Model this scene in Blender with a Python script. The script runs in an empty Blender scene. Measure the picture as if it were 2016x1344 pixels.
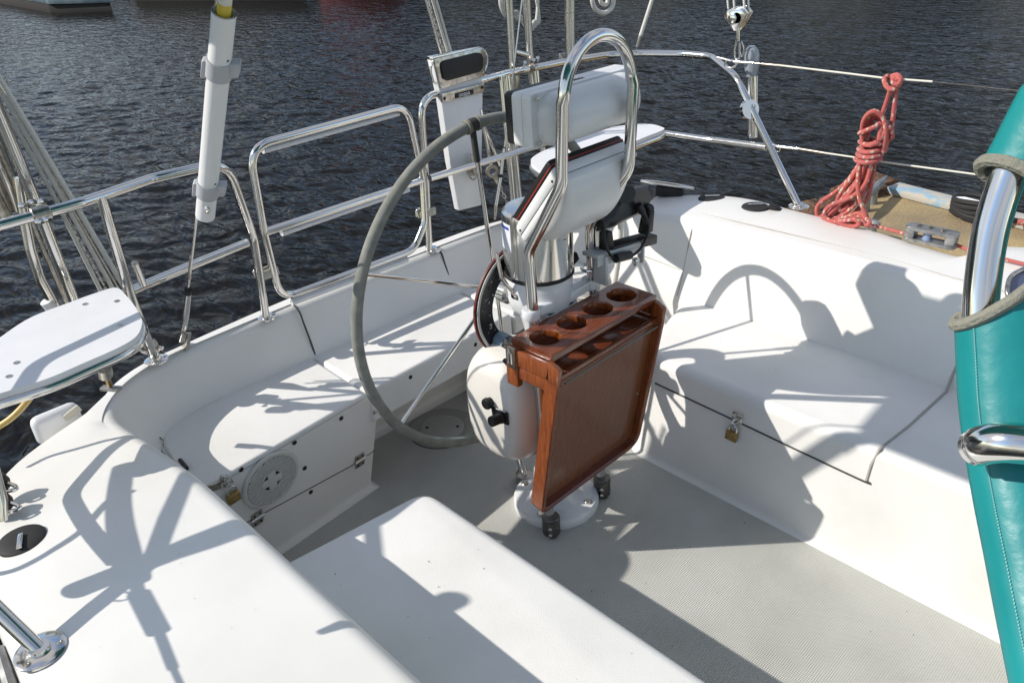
import bpy, bmesh, math, random
import numpy as np
from mathutils import Vector, Matrix, noise as mnoise
random.seed(4)
S = bpy.context.scene
COL = S.collection

# ------------------------------------------------------------------ camera
FPX, PPX, PPY = 1574.0, 1008.0, 672.0
def _n(v):
    v = np.array(v, float); return v / np.linalg.norm(v)
AFT = _n((-750 - PPX, -110 - PPY, FPX)); PORT = _n((2860 - PPX, -324 - PPY, FPX))
PORT = _n(PORT - AFT * PORT.dot(AFT)); FWD = -AFT; UP = np.cross(FWD, PORT)
RM = np.array([FWD, PORT, UP])                      # camera (x right, y down, z ahead) -> world
CAMPOS = -(RM @ _n((1095 - PPX, 985 - PPY, FPX))) * 2.6
cam = bpy.data.cameras.new('camera'); camo = bpy.data.objects.new('camera', cam); COL.objects.link(camo)
cam.sensor_width = 36.0; cam.lens = FPX / 2016 * 36.0
cam.clip_start = 0.02; cam.clip_end = 2000
rx, ry, rz = RM @ np.array([1, 0, 0]), RM @ np.array([0, -1, 0]), RM @ np.array([0, 0, -1])
camo.matrix_world = Matrix(((rx[0], ry[0], rz[0], CAMPOS[0]), (rx[1], ry[1], rz[1], CAMPOS[1]), (rx[2], ry[2], rz[2], CAMPOS[2]), (0, 0, 0, 1)))
S.camera = camo

# ------------------------------------------------------------------ world, sun, exposure
SUN = Vector((0.80, 1.0, -0.97)).normalized()        # direction the light travels
W = bpy.data.worlds.new("World"); S.world = W; W.use_nodes = True
nt = W.node_tree; bg = nt.nodes['Background']
sky = nt.nodes.new('ShaderNodeTexSky'); sky.sky_type = 'NISHITA'; sky.sun_disc = False
sky.sun_elevation = math.asin(-SUN.z); sky.sun_rotation = math.atan2(-SUN.x, -SUN.y)
sky.air_density = 1.0; sky.dust_density = 0.1; sky.ozone_density = 1.5
# broken cloud over the whole sky
tcw = nt.nodes.new('ShaderNodeTexCoord'); mpw = nt.nodes.new('ShaderNodeMapping'); mpw.inputs['Scale'].default_value = (1, 1, 2.2)
nzw = nt.nodes.new('ShaderNodeTexNoise'); nzw.inputs['Scale'].default_value = 2.4; nzw.inputs['Detail'].default_value = 7; nzw.inputs['Roughness'].default_value = 0.58
crw = nt.nodes.new('ShaderNodeValToRGB'); crw.color_ramp.elements[0].position = 0.40; crw.color_ramp.elements[1].position = 0.62
mxw = nt.nodes.new('ShaderNodeMixRGB'); mxw.inputs[2].default_value = (3.7, 3.55, 3.4, 1)
mlw = nt.nodes.new('ShaderNodeMath'); mlw.operation = 'MULTIPLY'; mlw.inputs[1].default_value = 0.9
nt.links.new(tcw.outputs['Generated'], mpw.inputs[0]); nt.links.new(mpw.outputs[0], nzw.inputs[0]); nt.links.new(nzw.outputs[0], crw.inputs[0])
nt.links.new(crw.outputs[0], mlw.inputs[0]); nt.links.new(mlw.outputs[0], mxw.inputs[0]); nt.links.new(sky.outputs[0], mxw.inputs[1])
nt.links.new(mxw.outputs[0], bg.inputs[0]); bg.inputs[1].default_value = 0.15
sl = bpy.data.lights.new('sun', 'SUN'); sl.energy = 3.6; sl.angle = math.radians(0.53); sl.color = (1.0, 0.945, 0.87)
so = bpy.data.objects.new('sun', sl); COL.objects.link(so)
so.rotation_euler = SUN.to_track_quat('-Z', 'Y').to_euler()
S.view_settings.view_transform = 'Standard'; S.view_settings.look = 'None'
S.view_settings.exposure = 0.32; S.view_settings.gamma = 1; S.view_settings.use_curve_mapping = False
S.cycles.max_bounces = 8; S.cycles.glossy_bounces = 5; S.cycles.diffuse_bounces = 4
S.cycles.caustics_reflective = False; S.cycles.caustics_refractive = False

# where a sight line of the survey photo meets a real plane of the boat
def at(px, py, x=None, y=None, z=None, d=None):
    r = RM @ _n((px - PPX, py - PPY, FPX))
    if d is not None: return Vector(CAMPOS + r * d)
    k = 0 if x is not None else 1 if y is not None else 2
    v = (x, y, z)[k]; t = (v - CAMPOS[k]) / r[k]
    return Vector(CAMPOS + r * t)

# ------------------------------------------------------------------ materials
def mat(name, col, rough=0.5, metal=0.0, coat=0.0, **kw):
    m = bpy.data.materials.new(name); m.use_nodes = True
    b = m.node_tree.nodes['Principled BSDF']
    b.inputs['Base Color'].default_value = (*col, 1); b.inputs['Roughness'].default_value = rough
    b.inputs['Metallic'].default_value = metal; b.inputs['Coat Weight'].default_value = coat
    b.inputs['Coat Roughness'].default_value = 0.12
    for k, v in kw.items(): b.inputs[k.replace('_', ' ')].default_value = v
    return m
def N(m, t, **kw):
    n = m.node_tree.nodes.new(t)
    for k, v in kw.items():
        if hasattr(n, k): setattr(n, k, v)
        else: n.inputs[k].default_value = v
    return n
def L(m, a, b): m.node_tree.links.new(a, b)
def B(m): return m.node_tree.nodes['Principled BSDF']
def coords(m, scale=(1, 1, 1)):
    tc = N(m, 'ShaderNodeTexCoord'); mp = N(m, 'ShaderNodeMapping'); mp.inputs['Scale'].default_value = scale
    L(m, tc.outputs['Object'], mp.inputs[0]); return mp.outputs[0]
def bump(m, h, strength=0.2, dist=0.001):
    b = N(m, 'ShaderNodeBump'); b.inputs['Strength'].default_value = strength; b.inputs['Distance'].default_value = dist
    L(m, h, b.inputs['Height']); L(m, b.outputs[0], B(m).inputs['Normal']); return b
def mottle(m, c1, c2, scale=6, lo=0.35, hi=0.7, detail=5, stretch=(1, 1, 1)):
    nz = N(m, 'ShaderNodeTexNoise'); nz.inputs['Scale'].default_value = scale; nz.inputs['Detail'].default_value = detail
    L(m, coords(m, stretch), nz.inputs[0])
    cr = N(m, 'ShaderNodeValToRGB'); cr.color_ramp.elements[0].position = lo; cr.color_ramp.elements[1].position = hi
    cr.color_ramp.elements[0].color = (*c1, 1); cr.color_ramp.elements[1].color = (*c2, 1)
    L(m, nz.outputs[0], cr.inputs[0]); L(m, cr.outputs[0], B(m).inputs['Base Color']); return nz, cr

GEL = mat('gelcoat', (0.80, 0.785, 0.74), 0.42, coat=0.15)
nz, cr = mottle(GEL, (0.73, 0.715, 0.665), (0.825, 0.81, 0.77), 2.6, 0.28, 0.60, 9)
n2 = N(GEL, 'ShaderNodeTexNoise'); n2.inputs['Scale'].default_value = 260; n2.inputs['Detail'].default_value = 2
L(GEL, coords(GEL), n2.inputs[0]); bump(GEL, n2.outputs[0], 0.22, 0.0006)
GELG = mat('gelcoat_grip', (0.78, 0.77, 0.735), 0.6)
mottle(GELG, (0.715, 0.705, 0.665), (0.81, 0.80, 0.77), 3.5, 0.28, 0.58, 9)
v2 = N(GELG, 'ShaderNodeTexVoronoi'); v2.inputs['Scale'].default_value = 420
L(GELG, coords(GELG), v2.inputs[0]); bump(GELG, v2.outputs[0], 0.35, 0.0008)

# cockpit sole: small raised diamonds
SOLE = mat('nonskid_sole', (0.60, 0.60, 0.56), 0.62)
def diamond(m):
    c = coords(m)
    w1 = N(m, 'ShaderNodeTexWave', wave_type='BANDS', bands_direction='X'); w1.inputs['Scale'].default_value = 58
    w2 = N(m, 'ShaderNodeTexWave', wave_type='BANDS', bands_direction='Y'); w2.inputs['Scale'].default_value = 58
    L(m, c, w1.inputs[0]); L(m, c, w2.inputs[0])
    mu = N(m, 'ShaderNodeMath', operation='MULTIPLY'); L(m, w1.outputs['Fac'], mu.inputs[0]); L(m, w2.outputs['Fac'], mu.inputs[1])
    return mu.outputs[0]
dh = diamond(SOLE); bump(SOLE, dh, 1.0, 0.0022)
nz, cr = mottle(SOLE, (0.54, 0.54, 0.50), (0.67, 0.67, 0.63), 3.0, 0.3, 0.62, 10)
mx = N(SOLE, 'ShaderNodeMixRGB', blend_type='MULTIPLY'); mx.inputs[0].default_value = 0.5
cr2 = N(SOLE, 'ShaderNodeValToRGB'); cr2.color_ramp.elements[0].color = (0.62, 0.62, 0.6, 1); cr2.color_ramp.elements[1].position = 0.5
L(SOLE, dh, cr2.inputs[0]); L(SOLE, cr.outputs[0], mx.inputs[1]); L(SOLE, cr2.outputs[0], mx.inputs[2]); L(SOLE, mx.outputs[0], B(SOLE).inputs['Base Color'])

STEEL = mat('stainless', (0.74, 0.72, 0.68), 0.09, 1.0)
n3 = N(STEEL, 'ShaderNodeTexNoise'); n3.inputs['Scale'].default_value = 30; n3.inputs['Detail'].default_value = 6
L(STEEL, coords(STEEL), n3.inputs[0]); mr = N(STEEL, 'ShaderNodeMapRange'); mr.inputs[3].default_value = 0.05; mr.inputs[4].default_value = 0.2
L(STEEL, n3.outputs[0], mr.inputs[0]); L(STEEL, mr.outputs[0], B(STEEL).inputs['Roughness'])
bump(STEEL, n3.outputs[0], 0.06, 0.001)
STEELD = mat('worn_steel', (0.50, 0.47, 0.42), 0.28, 1.0); mottle(STEELD, (0.36, 0.32, 0.26), (0.62, 0.60, 0.56), 60)
WHITE = mat('white_paint', (0.78, 0.79, 0.80), 0.22, coat=0.4)
PLAS = mat('white_plastic', (0.78, 0.785, 0.775), 0.33)
nz, cr = mottle(PLAS, (0.69, 0.70, 0.69), (0.81, 0.81, 0.80), 9, 0.3, 0.62, 6, (1, .35, 1))
BEIGE = mat('beige_plastic', (0.76, 0.725, 0.66), 0.28, coat=0.2)
BAND = mat('taupe_rubber', (0.40, 0.33, 0.30), 0.5)
PVC = mat('white_tube', (0.80, 0.80, 0.785), 0.35)
BOARD = mat('white_polyethylene', (0.78, 0.785, 0.79), 0.42)
nz, cr = mottle(BOARD, (0.745, 0.75, 0.755), (0.80, 0.80, 0.805), 8)
BLACK = mat('black_plastic', (0.006, 0.0065, 0.007), 0.5)
CHIP = mat('chipped_black', (0.012, 0.013, 0.015), 0.3)
nz, cr = mottle(CHIP, (0.012, 0.013, 0.015), (0.5, 0.5, 0.48), 90, 0.64, 0.66, 6)
RUBB = mat('black_rubber', (0.018, 0.018, 0.018), 0.7)
MAROON = mat('maroon_trim', (0.06, 0.016, 0.016), 0.45)
REDL = mat('red_trim', (0.34, 0.035, 0.02), 0.5)
GREYM = mat('cast_aluminium', (0.33, 0.33, 0.33), 0.45, 0.7); mottle(GREYM, (0.22, 0.22, 0.215), (0.42, 0.42, 0.41), 40)
LEATH = mat('grey_leather', (0.20, 0.195, 0.165), 0.85)
nz, cr = mottle(LEATH, (0.19, 0.195, 0.17), (0.28, 0.28, 0.25), 30, 0.3, 0.7, 8)
n5 = N(LEATH, 'ShaderNodeTexNoise'); n5.inputs['Scale'].default_value = 500; L(LEATH, coords(LEATH), n5.inputs[0]); bump(LEATH, n5.outputs[0], 0.5, 0.001)
DLEATH = mat('dark_leather', (0.05, 0.05, 0.045), 0.85)
BRASS = mat('brass', (0.55, 0.38, 0.14), 0.32, 0.95); mottle(BRASS, (0.33, 0.22, 0.09), (0.62, 0.44, 0.18), 50)
TEAL = mat('teal_vinyl', (0.008, 0.245, 0.25), 0.38)
nz, cr = mottle(TEAL, (0.006, 0.215, 0.222), (0.012, 0.275, 0.28), 7)
n6 = N(TEAL, 'ShaderNodeTexNoise'); n6.inputs['Scale'].default_value = 22; n6.inputs['Detail'].default_value = 7; L(TEAL, coords(TEAL), n6.inputs[0]); bump(TEAL, n6.outputs[0], 0.35, 0.006)
SUEDE = mat('grey_suede', (0.25, 0.245, 0.20), 0.95)
n7 = N(SUEDE, 'ShaderNodeTexNoise'); n7.inputs['Scale'].default_value = 350; L(SUEDE, coords(SUEDE), n7.inputs[0]); bump(SUEDE, n7.outputs[0], 0.8, 0.002)
THREAD = mat('thread', (0.26, 0.48, 0.46), 0.8)
SEAMM = mat('dark_seam', (0.06, 0.06, 0.055), 0.7)
SEAL = mat('grey_sealant', (0.42, 0.40, 0.36), 0.7)
GRILLE = mat('grille_plastic', (0.66, 0.655, 0.61), 0.5)
YEL = mat('yellow_tube', (0.62, 0.47, 0.05), 0.4); YHOSE = mat('yellow_hose', (0.60, 0.42, 0.14), 0.4)
LABELM = mat('white_sticker', (0.75, 0.76, 0.8), 0.4); BLUEM = mat('blue_print', (0.03, 0.08, 0.4), 0.4)
BLUEG = mat('blue_grey_sleeve', (0.20, 0.27, 0.34), 0.35)
LINE = mat('white_braid', (0.76, 0.74, 0.67), 0.85)
def braid(m, sc=260):
    w = N(m, 'ShaderNodeTexWave', wave_type='BANDS', bands_direction='DIAGONAL'); w.inputs['Scale'].default_value = sc
    L(m, coords(m), w.inputs[0]); bump(m, w.outputs['Fac'], 0.8, 0.002); return w
braid(LINE, 90)
FLECK = mat('flecked_line', (0.2, 0.2, 0.19), 0.85); mottle(FLECK, (0.12, 0.11, 0.10), (0.60, 0.58, 0.52), 130, 0.42, 0.55)
VINYLW = mat('vinyl_wire', (0.72, 0.70, 0.60), 0.5)
ROPER = mat('red_rope', (0.55, 0.06, 0.05), 0.85)
def ropemat(m):
    vo = N(m, 'ShaderNodeTexVoronoi'); vo.inputs['Scale'].default_value = 1.0
    L(m, coords(m, (75, 75, 38)), vo.inputs[0])
    cr = N(m, 'ShaderNodeValToRGB'); cr.color_ramp.interpolation = 'CONSTANT'
    cr.color_ramp.elements[0].color = (0.82, 0.66, 0.52, 1); cr.color_ramp.elements[1].position = 0.30; cr.color_ramp.elements[1].color = (0.74, 0.19, 0.165, 1)
    L(m, vo.outputs['Distance'], cr.inputs[0])
    nn = N(m, 'ShaderNodeTexNoise'); nn.inputs['Scale'].default_value = 12; L(m, coords(m), nn.inputs[0])
    mx = N(m, 'ShaderNodeMixRGB', blend_type='MULTIPLY'); mx.inputs[0].default_value = 0.35
    L(m, cr.outputs[0], mx.inputs[1]); L(m, nn.outputs['Color'], mx.inputs[2]); L(m, mx.outputs[0], B(m).inputs['Base Color'])
    w = N(m, 'ShaderNodeTexWave', wave_type='BANDS', bands_direction='DIAGONAL'); w.inputs['Scale'].default_value = 110
    L(m, coords(m), w.inputs[0]); bump(m, w.outputs['Fac'], 0.9, 0.002)
ropemat(ROPER)
def wood(name, c1, c2, rough=0.25, coat=0.6, axis=(1, 1, 1)):
    m = mat(name, c1, rough, coat=coat)
    nz = N(m, 'ShaderNodeTexNoise'); nz.inputs['Scale'].default_value = 9; nz.inputs['Detail'].default_value = 8; nz.inputs['Roughness'].default_value = 0.62
    L(m, coords(m, axis), nz.inputs[0])
    cr = N(m, 'ShaderNodeValToRGB'); cr.color_ramp.elements[0].position = 0.3; cr.color_ramp.elements[1].position = 0.72
    cr.color_ramp.elements[0].color = (*c1, 1); cr.color_ramp.elements[1].color = (*c2, 1)
    L(m, nz.outputs[0], cr.inputs[0])
    n2 = N(m, 'ShaderNodeTexNoise'); n2.inputs['Scale'].default_value = 60; n2.inputs['Detail'].default_value = 4
    L(m, coords(m, axis), n2.inputs[0])
    mx = N(m, 'ShaderNodeMixRGB', blend_type='MULTIPLY'); mx.inputs[0].default_value = 0.5
    cr3 = N(m, 'ShaderNodeValToRGB'); cr3.color_ramp.elements[0].position = 0.35; cr3.color_ramp.elements[0].color = (0.45, 0.4, 0.35, 1); cr3.color_ramp.elements[1].position = 0.6
    L(m, n2.outputs[0], cr3.inputs[0]); L(m, cr.outputs[0], mx.inputs[1]); L(m, cr3.outputs[0], mx.inputs[2]); L(m, mx.outputs[0], B(m).inputs['Base Color'])
    bump(m, n2.outputs[0], 0.12, 0.0008); return m
WOODY = wood('varnish_across', (0.105, 0.022, 0.009), (0.27, 0.068, 0.020), axis=(14, 1, 14))
WOODZ = wood('varnish_upright', (0.15, 0.034, 0.010), (0.38, 0.105, 0.026), axis=(14, 14, 1))
WOODP = wood('tray_panel', (0.19, 0.066, 0.025), (0.28, 0.105, 0.040), rough=0.30, coat=0.5, axis=(10, 10, 0.8))
DOCKM = mat('dock_boards', (0.30, 0.24, 0.15), 0.95)
nz, cr = mottle(DOCKM, (0.26, 0.20, 0.12), (0.44, 0.33, 0.16), 3.5, 0.3, 0.7, 12)
n8 = N(DOCKM, 'ShaderNodeTexNoise'); n8.inputs['Scale'].default_value = 60; n8.inputs['Detail'].default_value = 8; L(DOCKM, coords(DOCKM), n8.inputs[0]); bump(DOCKM, n8.outputs[0], 0.45, 0.012)
mxd = N(DOCKM, 'ShaderNodeMixRGB', blend_type='OVERLAY'); mxd.inputs[0].default_value = 0.45; L(DOCKM, cr.outputs[0], mxd.inputs[1]); L(DOCKM, n8.outputs[0], mxd.inputs[2]); L(DOCKM, mxd.outputs[0], B(DOCKM).inputs['Base Color'])
PEEL = mat('peeling_paint', (0.4, 0.4, 0.36), 0.9)
nz, cr = mottle(PEEL, (0.27, 0.40, 0.48), (0.46, 0.43, 0.37), 11, 0.40, 0.47, 10)
ROT = mat('rotten_timber', (0.11, 0.055, 0.03), 0.95); mottle(ROT, (0.05, 0.025, 0.015), (0.22, 0.12, 0.065), 12, stretch=(1, 1, 4))
n9 = N(ROT, 'ShaderNodeTexNoise'); n9.inputs['Scale'].default_value = 40; L(ROT, coords(ROT), n9.inputs[0]); bump(ROT, n9.outputs[0], 1, 0.03)
FARD = mat('far_dock', (0.09, 0.13, 0.15), 0.8); mottle(FARD, (0.05, 0.08, 0.10), (0.16, 0.22, 0.25), 2)
DARKH = mat('dark_timber', (0.02, 0.018, 0.016), 0.8)
REDH = mat('red_hull', (0.16, 0.03, 0.028), 0.5)
ACRY = mat('frosted_acrylic', (0.30, 0.33, 0.36), 0.12, coat=0.5)

# water: dark, sky only in its reflections
WAT = mat('water', (0.007, 0.0075, 0.007), 0.07, **{'IOR': 1.22})
B(WAT).inputs['Specular IOR Level'].default_value = 0.34; B(WAT).inputs['Specular Tint'].default_value = (1.0, .84, .72, 1)
def watermat(m):
    tc = N(m, 'ShaderNodeTexCoord')
    def nz(scale, rot, sx, det, dist):
        mp = N(m, 'ShaderNodeMapping'); mp.inputs['Rotation'].default_value = (0, 0, rot); mp.inputs['Scale'].default_value = (sx, 1, 1)
        L(m, tc.outputs['Object'], mp.inputs[0])
        t = N(m, 'ShaderNodeTexNoise'); t.inputs['Scale'].default_value = scale; t.inputs['Detail'].default_value = det; t.inputs['Distortion'].default_value = dist; t.inputs['Roughness'].default_value = 0.55
        L(m, mp.outputs[0], t.inputs[0]); return t.outputs[0]
    a = nz(6.0, 0.55, 0.45, 2.2, 0.6); b = nz(21, 0.4, 0.5, 1.5, 0.4)
    b1 = N(m, 'ShaderNodeBump'); b1.inputs['Strength'].default_value = 1.0; b1.inputs['Distance'].default_value = 0.050; L(m, a, b1.inputs['Height'])
    b2 = N(m, 'ShaderNodeBump'); b2.inputs['Strength'].default_value = 1.0; b2.inputs['Distance'].default_value = 0.006; L(m, b, b2.inputs['Height'])
    L(m, b1.outputs[0], b2.inputs['Normal']); L(m, b2.outputs[0], B(m).inputs['Normal'])
watermat(WAT)

# ------------------------------------------------------------------ object helpers
def link(name, me, m, parent=None, smooth=True):
    o = bpy.data.objects.new(name, me); COL.objects.link(o)
    if m is not None:
        for mm in (m if isinstance(m, (list, tuple)) else [m]): me.materials.append(mm)
    if parent is not None:
        o.parent = parent; o.matrix_parent_inverse = parent.matrix_world.inverted()
    return o
def shade(me, angle=40):
    for p in me.polygons: p.use_smooth = True
    try: me.set_sharp_from_angle(angle=math.radians(angle))
    except Exception: pass
def fin(name, bm, m, parent=None, ang=40, doubles=False):
    if doubles: bmesh.ops.remove_doubles(bm, verts=bm.verts, dist=1e-5)
    bmesh.ops.recalc_face_normals(bm, faces=bm.faces)
    me = bpy.data.meshes.new(name); bm.to_mesh(me); bm.free(); shade(me, ang)
    return link(name, me, m, parent)
def tag(o, label, cat, group=None):
    o['label'] = label; o['category'] = cat
    if group: o['group'] = group
    return o
def thing(name, label, cat, loc=(0, 0, 0), group=None):
    o = bpy.data.objects.new(name, None); COL.objects.link(o); o.location = loc; o.empty_display_size = .05
    bpy.context.view_layer.update()
    return tag(o, label, cat, group)
def part(o, label): o['label'] = label; return o
def stuff(o): o['kind'] = 'stuff'; return o

def catmull(pts, n=8, closed=False):
    P = [Vector(p) for p in pts]
    if len(P) < 3: return P
    out = []; m = len(P)
    rng = range(m if closed else m - 1)
    for i in rng:
        p1, p2 = P[i], P[(i + 1) % m]
        p0 = P[i - 1] if (i > 0 or closed) else p1 * 2 - p2
        p3 = P[(i + 2) % m] if (i + 2 < m or closed) else p2 * 2 - p1
        for k in range(n):
            t = k / n; t2 = t * t; t3 = t2 * t
            out.append(0.5 * ((2 * p1) + (-p0 + p2) * t + (2 * p0 - 5 * p1 + 4 * p2 - p3) * t2 + (-p0 + 3 * p1 - 3 * p2 + p3) * t3))
    if not closed: out.append(P[-1].copy())
    return out
def fillet(pts, r=0.06, n=7, closed=False):
    """polyline with arcs at its corners: bent tube"""
    P = [Vector(p) for p in pts]; m = len(P)
    out = [] if closed else [P[0]]
    for i in (range(m) if closed else range(1, m - 1)):
        a, b, c = P[i - 1], P[i], P[(i + 1) % m]
        u, v = (a - b), (c - b); lu, lv = u.length, v.length; u.normalize(); v.normalize()
        ang = u.angle(v, math.pi)
        if ang > math.pi - 0.02: out.append(b); continue
        d = min(r / math.tan(ang / 2), lu * 0.48, lv * 0.48)
        p, q = b + u * d, b + v * d
        for k in range(n + 1):
            t = k / n
            out.append(p * (1 - t) ** 2 + b * 2 * t * (1 - t) + q * t * t)
    if not closed: out.append(P[-1])
    return out
def tube(bm, pts, r, seg=12, closed=False, caps=True):
    P = [Vector(p) for p in pts]; m = len(P)
    if m < 2: return
    R = r if isinstance(r, (list, tuple)) else [r] * m
    T = []
    for i in range(m):
        if closed: t = P[(i + 1) % m] - P[i - 1]
        elif i == 0: t = P[1] - P[0]
        elif i == m - 1: t = P[-1] - P[-2]
        else: t = (P[i + 1] - P[i]).normalized() + (P[i] - P[i - 1]).normalized()
        if t.length < 1e-9: t = Vector((0, 0, 1))
        T.append(t.normalized())
    a = Vector((0, 0, 1)) if abs(T[0].z) < 0.9 else Vector((1, 0, 0))
    nrm = (a - T[0] * a.dot(T[0])).normalized(); rings = []
    for i in range(m):
        nrm = nrm - T[i] * nrm.dot(T[i])
        if nrm.length < 1e-6: nrm = T[i].orthogonal()
        nrm.normalize(); bn = T[i].cross(nrm)
        rings.append([bm.verts.new(P[i] + (nrm * math.cos(2 * math.pi * k / seg) + bn * math.sin(2 * math.pi * k / seg)) * R[i]) for k in range(seg)])
    for i in range(m if closed else m - 1):
        A, Bq = rings[i], rings[(i + 1) % m]; off = 0
        if closed and i == m - 1:
            off = min(range(seg), key=lambda o: (A[0].co - Bq[o].co).length)
        for k in range(seg):
            try: bm.faces.new((A[k], A[(k + 1) % seg], Bq[(k + 1 + off) % seg], Bq[(k + off) % seg]))
            except ValueError: pass
    if caps and not closed:
        for rr in (rings[0][::-1], rings[-1]):
            try: bm.faces.new(rr)
            except ValueError: pass
def tobj(name, pts, r, m, parent=None, seg=12, closed=False):
    bm = bmesh.new(); tube(bm, pts, r, seg, closed); return fin(name, bm, m, parent, 60)
def prism(bm, pts, vec, bev=0.0, bseg=2):
    """closed outline pushed along vec"""
    vec = Vector(vec); a = [bm.verts.new(Vector(p)) for p in pts]; b = [bm.verts.new(Vector(p) + vec) for p in pts]
    n = len(pts); fs = [bm.faces.new(a[::-1]), bm.faces.new(b)]
    for i in range(n): fs.append(bm.faces.new((a[i], a[(i + 1) % n], b[(i + 1) % n], b[i])))
    if bev > 0:
        es = list({e for f in fs for e in f.edges})
        bmesh.ops.bevel(bm, geom=es, offset=bev, segments=bseg, profile=0.5, affect='EDGES', clamp_overlap=True)
def box(bm, c, s, rot=None, bev=0.0, bseg=2):
    c = Vector(c); h = Vector(s) / 2; Mx = rot if rot is not None else Matrix.Identity(3)
    q = [c + Mx @ Vector((x * h.x, y * h.y, -h.z)) for x, y in ((-1, -1), (1, -1), (1, 1), (-1, 1))]
    prism(bm, q, Mx @ Vector((0, 0, s[2])), bev, bseg)
def lathe(bm, prof, origin, axis, seg=32, close=True):
    """prof: (radius, height along axis)"""
    ax = Vector(axis).normalized(); u = ax.orthogonal().normalized(); v = ax.cross(u); o = Vector(origin); rings = []
    for r, h in prof:
        if r < 1e-6: rings.append([bm.verts.new(o + ax * h)])
        else: rings.append([bm.verts.new(o + ax * h + (u * math.cos(2 * math.pi * k / seg) + v * math.sin(2 * math.pi * k / seg)) * r) for k in range(seg)])
    for A, Bq in zip(rings, rings[1:]):
        for k in range(seg):
            k2 = (k + 1) % seg
            if len(A) == 1 and len(Bq) == 1: continue
            if len(A) == 1: bm.faces.new((A[0], Bq[k], Bq[k2]))
            elif len(Bq) == 1: bm.faces.new((A[k], A[k2], Bq[0]))
            else: bm.faces.new((A[k], A[k2], Bq[k2], Bq[k]))
    if close:
        for rr in (rings[0], rings[-1]):
            if len(rr) > 1: bm.faces.new(rr)
def lobj(name, prof, o, axis, m, parent=None, seg=32, ang=35):
    bm = bmesh.new(); lathe(bm, prof, o, axis, seg); return fin(name, bm, m, parent, ang)
def rpoly(pts, radii, seg=6):
    """rounded polygon, constant vertex count; pts 2D counter-clockwise"""
    n = len(pts); out = []
    R = radii if isinstance(radii, (list, tuple)) else [radii] * n
    for i in range(n):
        a, b, c = Vector(pts[i - 1]), Vector(pts[i]), Vector(pts[(i + 1) % n])
        u, v = (a - b).normalized(), (c - b).normalized(); ang = u.angle(v)
        d = max(R[i], 1e-4) / math.tan(ang / 2)
        p, q = b + u * d, b + v * d
        for k in range(seg + 1):
            t = k / seg; out.append(p * (1 - t) ** 2 + b * 2 * t * (1 - t) + q * t * t)
    return out
def inset(pts, d):
    n = len(pts); out = []
    for i in range(n):
        a, b, c = Vector(pts[i - 1]), Vector(pts[i]), Vector(pts[(i + 1) % n])
        e1, e2 = (b - a).normalized(), (c - b).normalized()
        n1, n2 = Vector((-e1.y, e1.x)), Vector((-e2.y, e2.x))
        k = (n1 + n2); k = k / max(k.dot(n1), 0.2)
        out.append(b + k * d)
    return out
def block(bm, pts, radii, zb, zt, edge=0.028, foot=0.02, draft=0.0, top_fn=None, seg=6):
    """moulded seat-like solid: foot flare, drafted side, rounded top edge, flat top; pts ccw at the top edge"""
    rings = []
    def ring(d, z):
        q = rpoly(inset(pts, d), [max(r - d, 0.002) for r in radii], seg)
        rings.append([bm.verts.new((p.x, p.y, z + (top_fn(p.x, p.y) if (top_fn and z > (zb + zt) / 2) else 0))) for p in q])
    ring(-draft - foot, zb)
    for k in (1, 2, 3):
        a = k / 3 * math.pi / 2; ring(-draft - foot * (1 - math.sin(a)), zb + foot * (1 - math.cos(a)))
    m = 5
    ring(0, zt - edge)
    for k in range(1, m + 1):
        a = k / m * math.pi / 2; ring(edge * (1 - math.cos(a)), zt - edge + edge * math.sin(a))
    for A, Bq in zip(rings, rings[1:]):
        n = len(A)
        for i in range(n): bm.faces.new((A[i], A[(i + 1) % n], Bq[(i + 1) % n], Bq[i]))
    bm.faces.new(rings[-1])
def rod(bm, a, b, r, seg=10): tube(bm, [a, b], r, seg)
def screw(parent, p, axis, r=0.007, m=None, name='screw'):
    ax = Vector(axis).normalized()
    o = lobj(name, [(r, 0), (r, 0.0012), (r * .75, 0.003), (r * .35, 0.0035), (0.0, 0.0018)], Vector(p) - ax * .0004, ax, m or STEELD, parent, 12, 30)
    return o
def textobj(name, s, p, xdir, ydir, size, m, parent):
    cu = bpy.data.curves.new(name, 'FONT'); cu.body = s; cu.size = size; cu.align_x = 'CENTER'; cu.align_y = 'CENTER'; cu.extrude = 0.0004
    cu.materials.append(m); o = bpy.data.objects.new(name, cu); COL.objects.link(o)
    X = Vector(xdir).normalized(); Y = Vector(ydir); Y = (Y - X * Y.dot(X)).normalized(); Z = X.cross(Y)
    mw = Matrix(((X.x, Y.x, Z.x, p[0]), (X.y, Y.y, Z.y, p[1]), (X.z, Y.z, Z.z, p[2]), (0, 0, 0, 1)))
    bpy.context.view_layer.update()
    me = bpy.data.meshes.new_from_object(o); bpy.data.objects.remove(o)
    me.transform(mw); return link(name, me, None, parent)

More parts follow.
